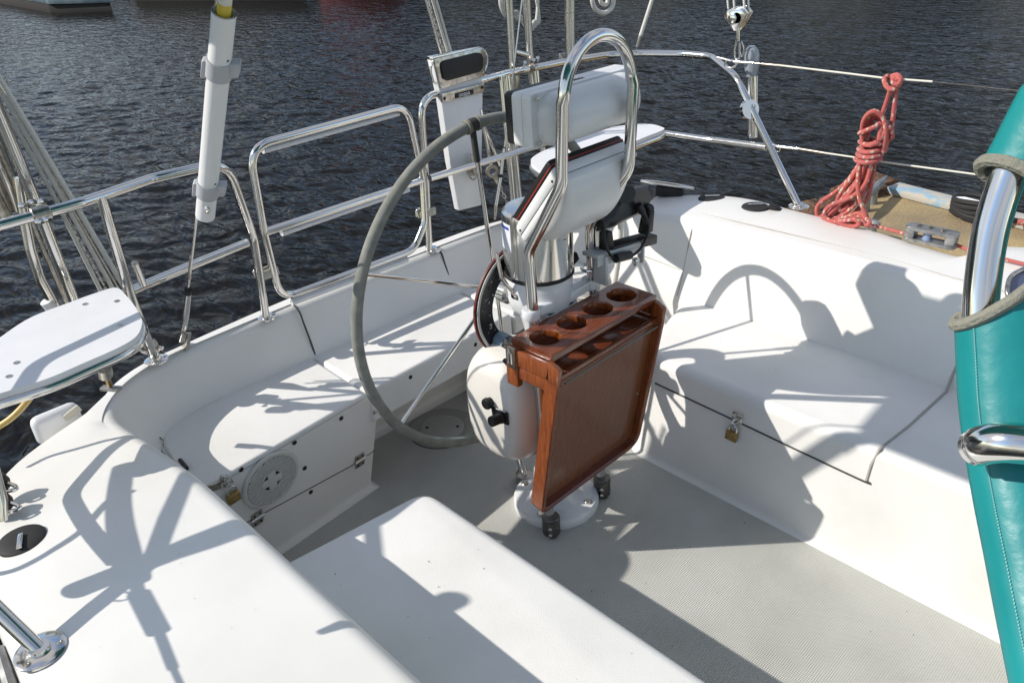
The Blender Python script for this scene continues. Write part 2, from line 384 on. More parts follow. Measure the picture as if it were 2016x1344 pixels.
# ------------------------------------------------------------------ water
ZW = -0.47
def water():
    nx, ny = 560, 560
    x0, x1, y0, y1 = -17.0, 3.0, -6.0, 14.0
    rs = np.random.RandomState(3)
    X, Y = np.meshgrid(np.linspace(x0, x1, nx), np.linspace(y0, y1, ny), indexing='ij')
    Z = np.zeros_like(X)
    for i in range(46):
        lam = np.exp(rs.uniform(np.log(0.13), np.log(0.5))); th = 2.1 + rs.normal(0, 0.55); a = 0.0048 * lam ** 1.05
        ph = rs.uniform(0, 6.28); u = X * np.cos(th) + Y * np.sin(th)
        wob = 0.15 * np.sin(1.3 * X + 0.7 * Y + ph) + 0.12 * np.sin(-0.8 * X + 1.9 * Y + ph * 2)
        Z += a * (np.sin(2 * np.pi * u / lam + ph + wob * 6))
    ed = np.minimum(np.minimum(X - x0, x1 - X), np.minimum(Y - y0, y1 - Y)); Z *= np.clip(ed / 7.0, 0, 1) ** .8
    v = np.stack([X, Y, Z + ZW], -1).reshape(-1, 3)
    i = np.arange(nx - 1)[:, None] * ny + np.arange(ny - 1)[None]
    f = np.stack([i, i + ny, i + ny + 1, i + 1], -1).reshape(-1, 4)
    big = [(-900, -900), (900, -900), (900, 900), (-900, 900)]
    vv = np.vstack([v, [(a, b, ZW) for a, b in big], [(x0, y0, ZW), (x1, y0, ZW), (x1, y1, ZW), (x0, y1, ZW)]])
    n = len(v); o_ = [n, n + 1, n + 2, n + 3]; i_ = [n + 4, n + 5, n + 6, n + 7]
    F = f.tolist() + [[o_[k], o_[(k + 1) % 4], i_[(k + 1) % 4], i_[k]] for k in range(4)]
    me = bpy.data.meshes.new('water'); me.from_pydata(vv.tolist(), [], F); me.update()
    for p in me.polygons: p.use_smooth = True
    o = link('water', me, WAT); o['kind'] = 'structure'; return o
water()

# ------------------------------------------------------------------ the boat moulding
boat = thing('sailboat', 'white fibreglass sailboat whose open cockpit fills the picture, moored beside a weathered dock', 'sailboat', (0.3, -0.1, 0))
def ztop(x):
    t = min(max((x + 0.82) / 0.8, 0), 1); t = t * t * (3 - 2 * t)
    return 0.555 + 0.105 * t
DECK_OUT = [(-0.925, -0.10), (-0.925, -0.30), (-0.905, -0.55), (-0.86, -0.81), (-0.75, -1.02), (-0.61, -1.25), (-0.40, -1.37), (-0.10, -1.415), (0.2, -1.435), (0.9, -1.50), (3.2, -1.65),
            (3.2, 1.40), (0.95, 1.32), (0.9, 1.14), (0.70, 1.105), (0.35, 1.165), (0.14, 1.175), (-0.15, 1.19), (-0.42, 1.15), (-0.60, 1.03), (-0.75, 0.80), (-0.875, 0.58), (-0.915, 0.25), (-0.925, 0.05)]
BAS = [(-0.835, -0.99), (3.0, -0.985), (3.0, 0.86), (-0.80, 0.86)]
BASR = [0.30, 0.05, 0.05, 0.22]
def polar(poly, n=560, c=Vector((0.3, -0.08))):
    """ray cast a closed 2D polyline at n angles"""
    P = np.array([(p[0], p[1]) for p in poly]) - np.array(c)
    Q = np.roll(P, -1, 0); out = []
    for k in range(n):
        # angles concentrated by the basin's own shape so corners stay crisp
        th = ANG[k]; d = np.array([math.cos(th), math.sin(th)])
        e = Q - P; den = d[0] * e[:, 1] - d[1] * e[:, 0]
        den = np.where(np.abs(den) < 1e-12, 1e-12, den)
        t = (P[:, 0] * e[:, 1] - P[:, 1] * e[:, 0]) / den
        s = (P[:, 0] * d[1] - P[:, 1] * d[0]) / den
        ok = (t > 0) & (s >= -1e-9) & (s <= 1 + 1e-9)
        tt = t[ok].max() if ok.any() else 1.0
        out.append(Vector((c.x + d[0] * tt, c.y + d[1] * tt)))
    return out
def mk_angles(n):
    base = rpoly(BAS, BASR, 30); c = Vector((0.3, -0.08))
    pts = []
    for i in range(len(base)):
        a, b = base[i], base[(i + 1) % len(base)]; L_ = (b - a).length; m = max(1, int(L_ / 0.02))
        for k in range(m): pts.append(a.lerp(b, k / m))
    an = sorted(math.atan2((p - c).y, (p - c).x) for p in pts)
    idx = np.linspace(0, len(an) - 1, n).astype(int); return [an[i] for i in idx]
ANG = mk_angles(560)
def make_deck():
    n = 560; bm = bmesh.new(); rings = []
    outc = [Vector(p) for p in catmull([(p[0], p[1], 0) for p in DECK_OUT], 6, True)]
    outc = [Vector((p.x, p.y)) for p in outc]
    O = polar(outc)
    def basin(d): return polar(rpoly(inset(BAS, d), [max(r - d, 0.01) for r in BASR], 14))
    I0 = basin(0)
    def add(pts, zf): rings.append([bm.verts.new((p.x, p.y, zf(i, p))) for i, p in enumerate(pts)])
    zt = lambda p: ztop(p.x)
    add([o + (o - Vector((.3, -.08))).normalized() * 0.0 for o in O], lambda i, p: ZW - 0.6)
    add(O, lambda i, p: zt(p) - 0.32)
    add(O, lambda i, p: zt(p) - 0.055)
    for d, dz in ((0.003, 0.03), (0.010, 0.014), (0.022, 0.005), (0.035, 0.001)):
        add([o.lerp(I0[i], min(0.45, d / max((o - I0[i]).length, 1e-3))) for i, o in enumerate(O)], lambda i, p, dz=dz: zt(p) - dz)
    for f in (0.3, 0.5, 0.7): add([O[i].lerp(I0[i], f) for i in range(n)], lambda i, p, f=f: zt(p) + 0.004 * math.sin(f * 3.14))
    # rounded coaming lip then the leaning back wall
    e = 0.036
    for d in (-0.042,): add(basin(d), lambda i, p: zt(p))
    for k in range(0, 7):
        a = k / 6 * math.radians(82); add(basin(-e + e * math.sin(a) * 1.0), lambda i, p, a=a: zt(p) - e * (1 - math.cos(a)))
    for k in range(1, 6): add(basin(0.075 * k / 5), lambda i, p, k=k: (zt(p) - e) + (0.36 - (zt(p) - e)) * k / 5)
    add(basin(0.078), lambda i, p: 0.2)
    add(basin(0.08), lambda i, p: 0.03)
    for k in (1, 2, 3):
        a = k / 3 * math.pi / 2; add(basin(0.08 + 0.03 * (1 - math.cos(a))), lambda i, p, a=a: 0.03 - 0.03 * math.sin(a))
    for A, Bq in zip(rings, rings[1:]):
        for i in range(n):
            j = (i + 1) % n
            try: bm.faces.new((A[i], A[j], Bq[j], Bq[i]))
            except ValueError: pass
    return fin('deck_moulding', bm, GEL, boat, 50)
deck = make_deck()
# sole sheet
bm = bmesh.new(); q = rpoly(inset(BAS, 0.10), [0.15] * 4, 6)
bm.faces.new([bm.verts.new((p.x, p.y, 0.0)) for p in q]); fin('cockpit_sole', bm, SOLE, boat)

# side seats and stern bench (each a moulded block standing in the well)
ZS = 0.385
bm = bmesh.new(); block(bm, [(-0.03, -0.93), (2.9, -0.93), (2.9, -0.51), (0.02, -0.505)], [0.03, 0.05, 0.05, 0.065], 0.0, ZS, 0.03, 0.02, 0.02); fin('side_seat', bm, GELG, boat, 50)
PS = [(0.03, 0.385), (2.9, 0.335), (2.9, 0.82), (-0.10, 0.82)]
bm = bmesh.new(); block(bm, PS, [0.05, 0.05, 0.03, 0.03], 0.0, ZS, 0.03, 0.018, 0.012); fin('side_seat', bm, GELG, boat, 50)
BL = [(-0.80, -0.93), (-0.40, -0.93), (-0.455, -0.34), (-0.80, -0.34)]
bm = bmesh.new(); block(bm, [(-0.86, -0.955), (-0.40, -0.955), (-0.452, -0.30), (-0.86, -0.30)], [0.22, 0.02, 0.012, 0.012], 0.0, ZS - 0.004, 0.016, 0.02, -0.055, seg=6)
benchL = fin('stern_bench', bm, GEL, boat, 50)
bm = bmesh.new(); block(bm, [(-0.86, 0.30), (-0.46, 0.30), (-0.42, 0.82), (-0.86, 0.82)], [0.012, 0.012, 0.02, 0.15], 0.0, ZS - 0.004, 0.016, 0.02, -0.055); fin('stern_bench', bm, GEL, boat, 50)
# cushion-like moulded seat tops, each lifted a little with a dark joint round it
def seattop(name, pts, radii, z, th=0.012, m=GELG, lip=None):
    bm = bmesh.new(); block(bm, pts, radii, z, z + th, 0.010, 0.0, 0.0, seg=7); return fin(name, bm, m, boat, 50)
seattop('seat_panel', [(-0.755, -0.875), (-0.40, -0.925), (-0.447, -0.35), (-0.80, -0.34)], [0.12, 0.02, 0.012, 0.012], ZS - 0.004)
bm = bmesh.new(); block(bm, [(-0.80, -0.332), (-0.449, -0.340), (-0.468, 0.298), (-0.80, 0.298)], [0.012] * 4, ZS - 0.105, ZS + 0.008, 0.012, 0.0, 0.0); fin('seat_bridge', bm, GELG, boat, 50)
seattop('seat_panel', [(-0.80, 0.308), (-0.468, 0.308), (-0.43, 0.79), (-0.76, 0.79)], [0.012, 0.012, 0.02, 0.12], ZS - 0.004)
# joints: thin recessed-looking sealant lines laid in the moulding
def seam(pts, r=0.0022, m=SEAMM, name='joint_line', n=6, sm=True):
    bm = bmesh.new(); tube(bm, catmull(pts, n) if sm else [Vector(p) for p in pts], r, 6); return fin(name, bm, m, boat, 60)
def onwall(y, z):   # stern backrest surface (x from height)
    zt_ = 0.555 - 0.036
    if z > zt_: return -0.80 - 0.035 * (z - zt_) / 0.045
    return -0.80 + 0.075 * (zt_ - z) / (zt_ - 0.36) - 0.038
for y in (-0.325, 0.285):
    seam([(-0.765, y, 0.39), (-0.782, y, 0.45), (-0.802, y, 0.505), (-0.812, y, 0.535), (-0.835, y, 0.553), (-0.87, y, 0.555)], 0.003)
seam([(-0.765, -0.865, 0.384), (-0.72, -0.90, 0.384), (-0.38, -0.905, 0.384)], 0.0035)
# port seat locker lid: black joint along its face, grey gasket up its forward end
def wallq(px, py):
    p = at(px, py, y=.82)
    for _ in range(6): p = at(px, py, y=.785 + .075 * min(max((p.z - .36) / .25, -1), 1) - .001)
    return p
def pface(px, py):
    p = at(px, py, y=.38)
    for _ in range(6): p = at(px, py, y=.385 - (p.x - .03) * .0174 - .012 * (1 - p.z / .355) - .0006)
    return p
seam([pface(1290, 754), pface(1450, 829), pface(1690, 942), pface(1706, 945)], 0.0030)
g = [pface(1706, 945), pface(1715, 915), at(1731, 884, z=.385), at(1790, 838, z=.385), at(1862, 771, z=.386), wallq(1874, 742), wallq(1890, 705)]
seam(g, 0.0042, SEAL, 'lid_gasket', 5, False)
# deck joint line on port coaming, panel joints in the port quarter
def dz(p): return (p[0], p[1], ztop(p[0]) + 0.0015)
seam([dz((-0.36, .98)), dz((-0.05, .925)), dz((0.48, .935)), dz((0.78, .91)), dz((1.3, .90))], 0.0016, SEAL)
def wallp(px, py):
    p = at(px, py, y=.82)
    for _ in range(6): p = at(px, py, y=.785 + .075 * min(max((p.z - .36) / .25, -1), 1) - .001)
    return p
seam([at(1405, 420, z=.657), at(1380, 428, z=.648), wallp(1362, 452), wallp(1352, 500), wallp(1342, 548), wallp(1333, 582)], 0.0018, SEAL)
seam([wallp(1338, 531), wallp(1300, 516), wallp(1262, 502)], 0.0013, SEAL)
seam([dz((-0.60, 1.0)), dz((-0.35, 1.02)), dz((-0.05, 1.0))], 0.0012, SEAL)
# toe rail on the starboard edge
bm = bmesh.new(); tube(bm, catmull([(0.05, -1.432, .625), (0.2, -1.447, .628), (0.9, -1.512, .63), (2.4, -1.62, .63)], 8), 0.011, 8); fin('toe_rail', bm, GREYM, boat)

# starboard bench front: hinged panel joint, hinges, screws, drain slots
def bf(px, py): return at(px, py, x=-0.475)
def bface(px, py):
    """stern-bench front face leans aft going down"""
    p = at(px, py, x=-.46)
    for _ in range(6):
        x = (-0.40 - (p.y + .955) / .655 * .052) - 0.055 * (ZS - 0.02 - p.z) / (ZS - 0.04)
        p = at(px, py, x=x + .0006)
    return p
FN = (bface(520, 880) - bface(640, 900)).cross(bface(600, 980) - bface(640, 900)).normalized()
if FN.x < 0: FN = -FN
seam([bface(478, 1032), bface(560, 988), bface(700, 912), bface(738, 886)], 0.0014, SEAMM, sm=False)
for px, py in ((475, 924), (580, 871), (672, 823), (600, 921), (612, 968), (488, 1037)):
    screw(boat, bface(px, py), FN, 0.0075, BLACK, 'screw')
for px, py in ((738, 811), (808, 742), (936, 678)):
    p = at(px, py, x=-.452); screw(boat, at(px, py, x=-0.4495 - (p.y + .34) * .03), (1, 0, 0), 0.0075, BLACK if px > 750 else STEELD, 'screw')
Rf = Matrix.Identity(3)
fz = (Vector((0, 0, 1)) - FN * FN.z).normalized(); fy = fz.cross(FN).normalized()
RF = Matrix((fy, fz, FN)).transposed()      # local x along face, y up, z out
def hinge(px, py):
    c = bface(px, py)
    def lp(x, y, z): return c + RF @ Vector((x, y, z))
    bm = bmesh.new(); prism(bm, [lp(-.018, -.028, 0), lp(.016, -.026, 0), lp(.019, .001, 0), lp(-.019, .001, 0)], FN * .004, .0012)
    h = fin('hinge', bm, STEELD, boat); 
    bm = bmesh.new(); prism(bm, [lp(-.019, .001, 0), lp(.019, .001, 0), lp(.017, .022, 0), lp(-.017, .022, 0)], FN * .004, .0012); fin('hinge_leaf', bm, STEELD, h)
    bm = bmesh.new(); rod(bm, lp(-.022, 0, .005), lp(.022, 0, .005), .0045, 10); fin('hinge_pin', bm, STEEL, h)
    for x, y in ((-.010, -.018), (.009, -.018), (-.009, .013), (.009, .013)):
        screw(h, lp(x, y, .004), FN, .0032, BLACK)
hinge(506, 1018); hinge(708, 904)
# speaker
sc = bface(533, 943)
spk = thing('speaker', 'round white speaker grille with slanted louvres on the stern bench front', 'speaker', sc)
def sp(x, y, z=0): return sc + RF @ Vector((x, y, z))
SR = 0.093
bm = bmesh.new(); lathe(bm, [(SR, 0), (SR + .001, .003), (SR - .004, .007), (SR - .012, .0075), (SR - .014, .0035), (0, .0035)], sc, FN, 56); fin('rim', bm, GRILLE, spk, 30)
th = math.radians(38); U2 = Vector((math.cos(th), math.sin(th))); V2 = Vector((-U2.y, U2.x)); SL = []
rot2 = RF @ Matrix.Rotation(th, 3, 'Z')
for i in range(-9, 10):
    o = i * 0.0092
    if abs(o) > SR - .016: continue
    h = math.sqrt((SR - .014) ** 2 - o * o); segs = [(-h, h)]
    if abs(o) < 0.034:
        c = math.sqrt(0.034 ** 2 - o * o); segs = [(-h, -c), (c, h)]
    for a, b in segs:
        if b - a < .004: continue
        m = (a + b) / 2; bm = bmesh.new(); q = U2 * m + V2 * o; box(bm, sp(q.x, q.y, .0055), (b - a, .0057, .006), rot2); fin('slat', bm, GRILLE, spk)
bm = bmesh.new(); lathe(bm, [(.034, .003), (.034, .0085), (.031, .0085), (.031, .004)], sc, FN, 40, False); fin('inner_ring', bm, GRILLE, spk)
bm = bmesh.new(); lathe(bm, [(SR - .0145, .0037), (.0005, .0037)], sc, FN, 40, False); fin('slat_gap_shade', bm, mat('gap_shade', (.05, .05, .045), .8), spk)  # dark disc paints the shade in the gaps between the slats
bm = bmesh.new(); lathe(bm, [(.031, .0040), (0, .0040)], sc, FN, 24, False); fin('speaker_cone', bm, BLACK, spk)
for k in (0, 1):
    bm = bmesh.new(); box(bm, sp(0, 0, .007 + .0006 * k), (.062, .026, .004), RF @ Matrix.Rotation(k * math.pi / 2, 3, 'Z'), .001); fin('cross_bar', bm, GRILLE, spk)

# padlocks
def padlock(c, right, upv, out, label, hasp=True, scale=1.0):
    c = Vector(c); X = Vector(right).normalized(); Y = Vector(upv).normalized(); Z = X.cross(Y).normalized()
    if Z.dot(Vector(out)) < 0: X = -X; Z = -Z
    Rl = Matrix((X, Y, Z)).transposed(); s = scale
    t = thing('padlock', label, 'padlock', c)
    P_ = lambda x, y, z=0: c + Rl @ (Vector((x, y, z)) * s)
    bm = bmesh.new(); prism(bm, [P_(-.019, -.03, -.006), P_(.019, -.03, -.006), P_(.019, .002, -.006), P_(-.019, .002, -.006)], Z * .013 * s, .0022); fin('lock_body', bm, BRASS, t)
    pts = [P_(-.012, .0), P_(-.012, .014)] + [P_(-.012 * math.cos(a), .014 + .012 * math.sin(a)) for a in np.linspace(.3, 2.84, 8)] + [P_(.012, .014), P_(.012, 0)]
    tobj('shackle', pts, .003 * s, STEEL, t, 10); return t
padlock(pface(1447, 846) + Vector((0, -.014, 0)), (1, -.03, -.06), (0.1, 0, 1), (0, -1, 0), 'brass padlock on the chrome hasp of the port seat locker')
hb = pface(1453, 822) + Vector((0, -.002, 0))
bm = bmesh.new(); box(bm, hb, (.034, .006, .036), None, .002); hs = fin('hasp', bm, STEEL, boat)
bm = bmesh.new(); tube(bm, [hb + Vector((-.008, -.003, -.008)), hb + Vector((-.006, -.022, -.010)), hb + Vector((.006, -.022, -.010)), hb + Vector((.008, -.003, -.008))], .0035, 8); fin('staple', bm, STEEL, hs)
pc = bface(452, 966) + FN * .014
padlock(pc, fy, fz, FN, 'brass padlock by the speaker on the stern bench front')
bm = bmesh.new(); a_, b_ = bface(408, 962), bface(446, 948); dd = (b_ - a_); u_ = fz * .012
prism(bm, [a_ - u_, b_ - u_, b_ + u_, a_ + u_], FN * .005, .001); hs = fin('hasp', bm, STEELD, boat)
bm = bmesh.new()
for k in range(7):
    c = bface(440 + random.uniform(-7, 7), 944 + random.uniform(-6, 6)) + FN * .012
    tube(bm, [c + Vector([random.uniform(-.012, .012) for _ in range(3)]) for _ in range(3)], .0022, 6)
fin('cord_lashing', bm, FLECK, hs)

# round inspection plate in the sole
ic = at(871, 843, z=0.0)
ip = thing('inspection_hatch', 'round grey deck plate let into the sole beneath the steering wheel', 'deck plate', ic)
lobj('plate_rim', [(.122, .0), (.122, .0025), (.118, .004), (.083, .004), (.082, .0028)], ic, (0, 0, 1), mat('plate_grey', (.36, .36, .33), .5), ip, 56)
lobj('lid', [(.080, .001), (.080, .0046), (.076, .0052), (0, .0052)], ic, (0, 0, 1), SOLE, ip, 56)
bm = bmesh.new(); tube(bm, [ic + Vector((.1225 * math.cos(a), .1225 * math.sin(a), .001)) for a in np.linspace(0, 6.2832, 60)[:-1]], .0022, 5, True); fin('seal', bm, SEAMM, ip)
for k in range(6):
    a = k * math.pi / 3 + .3; screw(ip, ic + Vector((.10 * math.cos(a), .10 * math.sin(a), .004)), (0, 0, 1), .005, STEELD)
for a in (.8, 3.9): screw(ip, ic + Vector((.056 * math.cos(a), .056 * math.sin(a), .005)), (0, 0, 1), .006, BLACK, 'key_hole')
# opening in the port half of the bench front
bm = bmesh.new(); prism(bm, [at(905, 713, x=-.50), at(960, 686, x=-.50), at(960, 745, x=-.50), at(921, 724, x=-.50)], (-.012, 0, 0)); fin('cubby_opening', bm, SEAMM, boat)

# slots in the gutter beside the starboard bench, small fittings on the deck
for a, b, w in (((283, 832), (293, 845), .006), ((305, 850), (320, 866), .0015), ((354, 905), (368, 922), .006)):
    seam([at(*a, z=.40), at(*b, z=.40)], w, BLACK, 'drain_slot')

# ------------------------------------------------------------------ steering pedestal
ped = thing('steering_pedestal', 'white steering pedestal with domed steel compass cover and round white foot flange', 'pedestal', (0, 0, 0))
lobj('foot_flange', [(.134, 0), (.136, .004), (.134, .024), (.128, .031), (.085, .037), (.072, .052), (.062, .09)], (0, 0, 0), (0, 0, 1), WHITE, ped, 64)
for k in range(4):
    a = math.radians(-72 + 90 * k)
    lobj('bolt', [(.0125, 0), (.0125, .005), (.010, .007), (0, .007)], (.108 * math.cos(a), .108 * math.sin(a), .0315), (0, 0, 1), STEELD, ped, 20)
lobj('column', [(.062, .08), (.055, .2), (.054, .50), (.062, .60), (.078, .68), (.084, .70)], (-.012, 0, 0), (0, 0, 1), WHITE, ped, 48)
PC = Vector((-.035, -.002, 0))
lobj('head', [(.080, .69), (.088, .705), (.092, .73), (.092, .785), (.090, .79)], PC, (0, 0, 1), WHITE, ped, 64)
lobj('rubber_ring', [(.093, .787), (.0965, .790), (.0965, .797), (.093, .80)], PC, (0, 0, 1), RUBB, ped, 64)
lobj('compass_cover', [(.0945, .80), (.0945, .955), (.092, .968), (.084, .976), (.05, .979), (0, .98)], PC, (0, 0, 1), STEEL, ped, 96, 25)
# ears that clamp the guard legs
GL = [(-.113), .127]
def leg_at(y, z):  # guard leg centreline
    x = .082 - .045 * min(z, .75) / .75
    return Vector((x, y, z))
for y in GL:
    c = leg_at(y, .73); s = -1 if y < 0 else 1
    bm = bmesh.new(); lathe(bm, [(.0235, -.014), (.025, -.011), (.025, .011), (.0235, .014)], c, (0, 0, 1), 32); fin('clamp_ring', bm, WHITE, ped)
    bm = bmesh.new(); prism(bm, [(PC.x + .045, s * .045, .708), (c.x - .008, y - s * .012, .718), (c.x + .018, y - s * .022, .718), (PC.x + .085, s * .018, .708)][::s], (0, 0, .028), .005); fin('arm', bm, WHITE, ped)
    bm = bmesh.new(); prism(bm, [(PC.x + .02, s * .07, .70), (c.x - .014, y - s * .006, .722), (c.x + .012, y - s * .02, .722), (PC.x + .075, s * .03, .70)][::s], (0, 0, -.10 * 0 + .01)); fin('gusset', bm, WHITE, ped)
bm = bmesh.new(); prism(bm, [PC + Vector((.088, -.055, .70)), PC + Vector((.088, .055, .70)), (.045, .03, .60), (.045, -.03, .60)], (-.10, 0, 0), .006); fin('neck_web', bm, WHITE, ped)
# sticker and lettering on the compass cover
def cyl_patch(name, a0, a1, z0, z1, r, m, parent):
    bm = bmesh.new(); n = 10; A = [];Bq = []
    for k in range(n + 1):
        a = a0 + (a1 - a0) * k / n; A.append(bm.verts.new(PC + Vector((r * math.cos(a), r * math.sin(a), z0)))); Bq.append(bm.verts.new(PC + Vector((r * math.cos(a), r * math.sin(a), z1))))
    for k in range(n): bm.faces.new((A[k], A[k + 1], Bq[k + 1], Bq[k]))
    return fin(name, bm, m, parent)
a_c = math.radians(-112)
cyl_patch('label_sticker', a_c - .30, a_c + .32, .875, .950, .0949, LABELM, ped)
cyl_patch('sticker_heading', a_c - .22, a_c + .26, .934, .942, .0953, BLUEM, ped)
for zz in (.926, .919, .912, .905): cyl_patch('sticker_line', a_c - .22, a_c + .18 + .05 * math.sin(zz * 900), zz - .001, zz, .0953, mat('print_grey', (.3, .35, .5), .5) if zz == .926 else bpy.data.materials['print_grey'], ped)
a_t = math.radians(2)
for k, ch in enumerate('R241'):
    zz = .945 - .013 * k
    textobj('marking', ch, PC + Vector((.0954 * math.cos(a_t), .0954 * math.sin(a_t), zz)), (0, 0, 1), (0, -1, 0), .016, BLACK, ped) if k else None
# compass cover buckle on the port side
bm = bmesh.new(); p0 = PC + Vector((.045, .088, .81)); box(bm, p0, (.02, .03, .028), Matrix.Rotation(.4, 3, 'X'), .004); fin('cover_knob', bm, RUBB, ped)

# ------------------------------------------------------------------ steering wheel
HX = -.22; HUB = Vector((HX, .001, .682)); WR = .489
wheel = thing('ships_wheel', 'large steering wheel with grey leather stitched rim and six thin steel spokes', 'steering wheel', HUB)
def wp(a, r=WR, dx=0): return HUB + Vector((dx, r * math.sin(a), r * math.cos(a)))
ring_pts = [wp(a) for a in np.linspace(0, 2 * math.pi, 181)[:-1]]
tobj('rim', ring_pts, .0152, LEATH, wheel, 16, True)
# stitching on the rim's inner side
bm = bmesh.new()
for k in range(430):
    a = 2 * math.pi * k / 430; c = wp(a, WR - .0142, .006); t = Vector((0, math.cos(a), -math.sin(a)))
    rod(bm, c - t * .0014 + Vector((.0022, 0, 0)), c + t * .0014 - Vector((.0022, 0, 0)), .0006, 3)
stuff(fin('rim_stitching', bm, THREAD, wheel))
for k in range(6):
    a = math.radians(-5 + 60 * k)
    tobj('spoke', [wp(a, .03, .004), wp(a, WR - .012)], .0062, STEEL, wheel, 12)
tobj('spoke_wrap', [wp(math.radians(-5), WR - .10), wp(math.radians(-5), WR - .015)], .0088, DLEATH, wheel, 12)
for da in (-.036, .036):
    a = math.radians(-5) + da
    t = Vector((0, math.cos(a), -math.sin(a))); bm = bmesh.new()
    lathe(bm, [(.0165, -.006), (.0195, -.004), (.0195, .004), (.0165, .006)], wp(a), t, 24, False); fin('collar', bm, SUEDE, wheel)
tobj('spoke_crown', [wp(a, WR) for a in np.linspace(math.radians(-5) - .03, math.radians(-5) + .03, 7)], .018, DLEATH, wheel, 14)
lobj('hub', [(0, -.045), (.02, -.045), (.026, -.038), (.026, .03), (.031, .03), (.031, .06), (.02, .066), (.018, .09)], HUB, (1, 0, 0), STEEL, wheel, 40)

# ------------------------------------------------------------------ wheel pilot ring and its motor tube
RC = Vector((-.125, .002, .676)); 
pil = thing('wheel_pilot', 'black ring shaped wheel autopilot with chipped face and maroon edge behind the compass', 'autopilot', RC)
def ann(name, r0, r1, x0, x1, m, a0=None):
    bm = bmesh.new(); lathe(bm, [(r0, x0), (r1, x0), (r1, x1), (r0, x1), (r0, x0)], RC, (1, 0, 0), 96, False); return fin(name, bm, m, pil, 30)
ann('ring', .110, .168, -.007, .007, CHIP)
ann('edge_band', .168, .1720, -.005, .003, MAROON)
ann('red_line', .1720, .1728, -.0005, .001, REDL)
ann('white_face', .160, .1682, .0065, .0085, mat('chalky', (.55, .55, .53), .6))
m0_ = at(984, 668, x=-.115); mc = Vector(m0_); m1_ = at(1030, 694, x=-.01) - m0_
bm = bmesh.new(); tube(bm, [mc, mc + m1_ * .38], .0255, 32); fin('motor_collar', bm, BLUEG, pil)
bm = bmesh.new(); tube(bm, [mc + m1_ * .38, mc + m1_], .0245, 32); fin('motor_tube', bm, CHIP, pil)
bm = bmesh.new(); rod(bm, at(1040, 676, x=-.03), at(1030, 662, x=-.055), .019, 20); fin('knob', bm, BLACK, pil)
kk = at(925 + 15, 470 + 60, x=-.10)
for k in range(3):
    a = math.radians(-55 + 55 * k); screw(pil, RC + Vector((.0072, .14 * math.sin(a), .14 * math.cos(a))), (1, 0, 0), .007, BLACK)
# throttle lever: thin bent handle with its clevis
bm = bmesh.new(); tube(bm, fillet([at(977, 497, x=-.055), at(988, 548, x=-.055), at(1015, 582, x=-.045)], .02), .0055, 10)
lev = thing('throttle_lever', 'thin bent steel lever on the starboard cheek of the pedestal head', 'lever', tuple(at(1015, 582, x=-.045)))
fin('handle', bm, STEEL, lev)
bm = bmesh.new(); box(bm, at(1015, 582, x=-.045) + Vector((.004, .006, .002)), (.03, .03, .02), None, .004); fin('clevis', bm, STEEL, lev)
bm = bmesh.new(); rod(bm, at(1015, 580, x=-.045) + Vector((0, 0, .01)), at(1015, 580, x=-.045) + Vector((0, 0, .018)), .009, 16); fin('pivot_cap', bm, STEELD, lev)
bm = bmesh.new(); rod(bm, at(1020, 580, x=-.045), at(1038, 574, x=-.04), .005, 10); fin('pivot_pin', bm, STEEL, lev)

# ------------------------------------------------------------------ control case beside the pedestal
case = thing('engine_control_box', 'rounded cream engine control box with taupe rubber seam and black knobs below the table', 'control box', (-.07, -.12, .42))
def se(t, cx, cz, a, b, n=2.9):
    c, s_ = math.cos(t), math.sin(t); return (cx + a * math.copysign(abs(c) ** (2 / n), c), cz + b * math.copysign(abs(s_) ** (2 / n), s_))
def case_ring(bm, y, k, shift=0.0): 
    out = []
    for i in range(64):
        t = 2 * math.pi * i / 64; x, z = se(t, -.068 + shift, .410, .122 * k, .180 * k + (k - 1) * .0)
        out.append(bm.verts.new((x, y, z)))
    return out
def case_shell(name, ys, m):
    bm = bmesh.new(); rs_ = [case_ring(bm, y, k) for y, k in ys]
    for A, Bq in zip(rs_, rs_[1:]):
        for i in range(64): bm.faces.new((A[i], A[(i + 1) % 64], Bq[(i + 1) % 64], Bq[i]))
    bm.faces.new(rs_[0]); bm.faces.new(rs_[-1]); return fin(name, bm, m, case, 50)
case_shell('inner_shell', [(-.02, .86), (-.03, .95), (-.05, .99), (-.098, 1.0)], BEIGE)
case_shell('seam_band', [(-.098, 1.0), (-.100, 1.012), (-.110, 1.012), (-.112, 1.0)], BAND)
case_shell('outer_shell', [(-.112, 1.0), (-.140, .975), (-.163, .925), (-.180, .855), (-.191, .77), (-.196, .67)], BEIGE)
yf = -.197
def cs(px, py, y=yf): return at(px, py, y=y)
kp = cs(966, 790); lobj('knob', [(.013, -.006), (.013, .004), (.012, .008), (.017, .010), (.017, .018), (.0145, .022), (0, .022)], kp, (0, -1, 0), BLACK, case, 28)
q = [cs(969, 799), cs(1001, 812), cs(1003, 836), cs(973, 822)]
bm = bmesh.new(); prism(bm, q, (0, -.006, 0), .002); plate = fin('switch_plate', bm, BLACK, case)
kp = cs(991, 820); lobj('key_knob', [(.017, .004), (.017, .012), (.0155, .014), (.0155, .040), (.014, .044), (0, .044)], kp, (-.15, -1, .05), BLACK, plate, 28)
bm = bmesh.new(); a_, b_ = cs(976, 803.5, yf - .0064), cs(994, 811, yf - .0064); box(bm, (a_ + b_) / 2, ((b_ - a_).length, .0008, .0025), Matrix.Rotation(-math.atan2((b_ - a_).z, (b_ - a_).x), 3, 'Y')); fin('printed_mark', bm, LABELM, plate)
a_, b_ = at(992, 708, y=-.17), at(1018, 732, y=-.17)
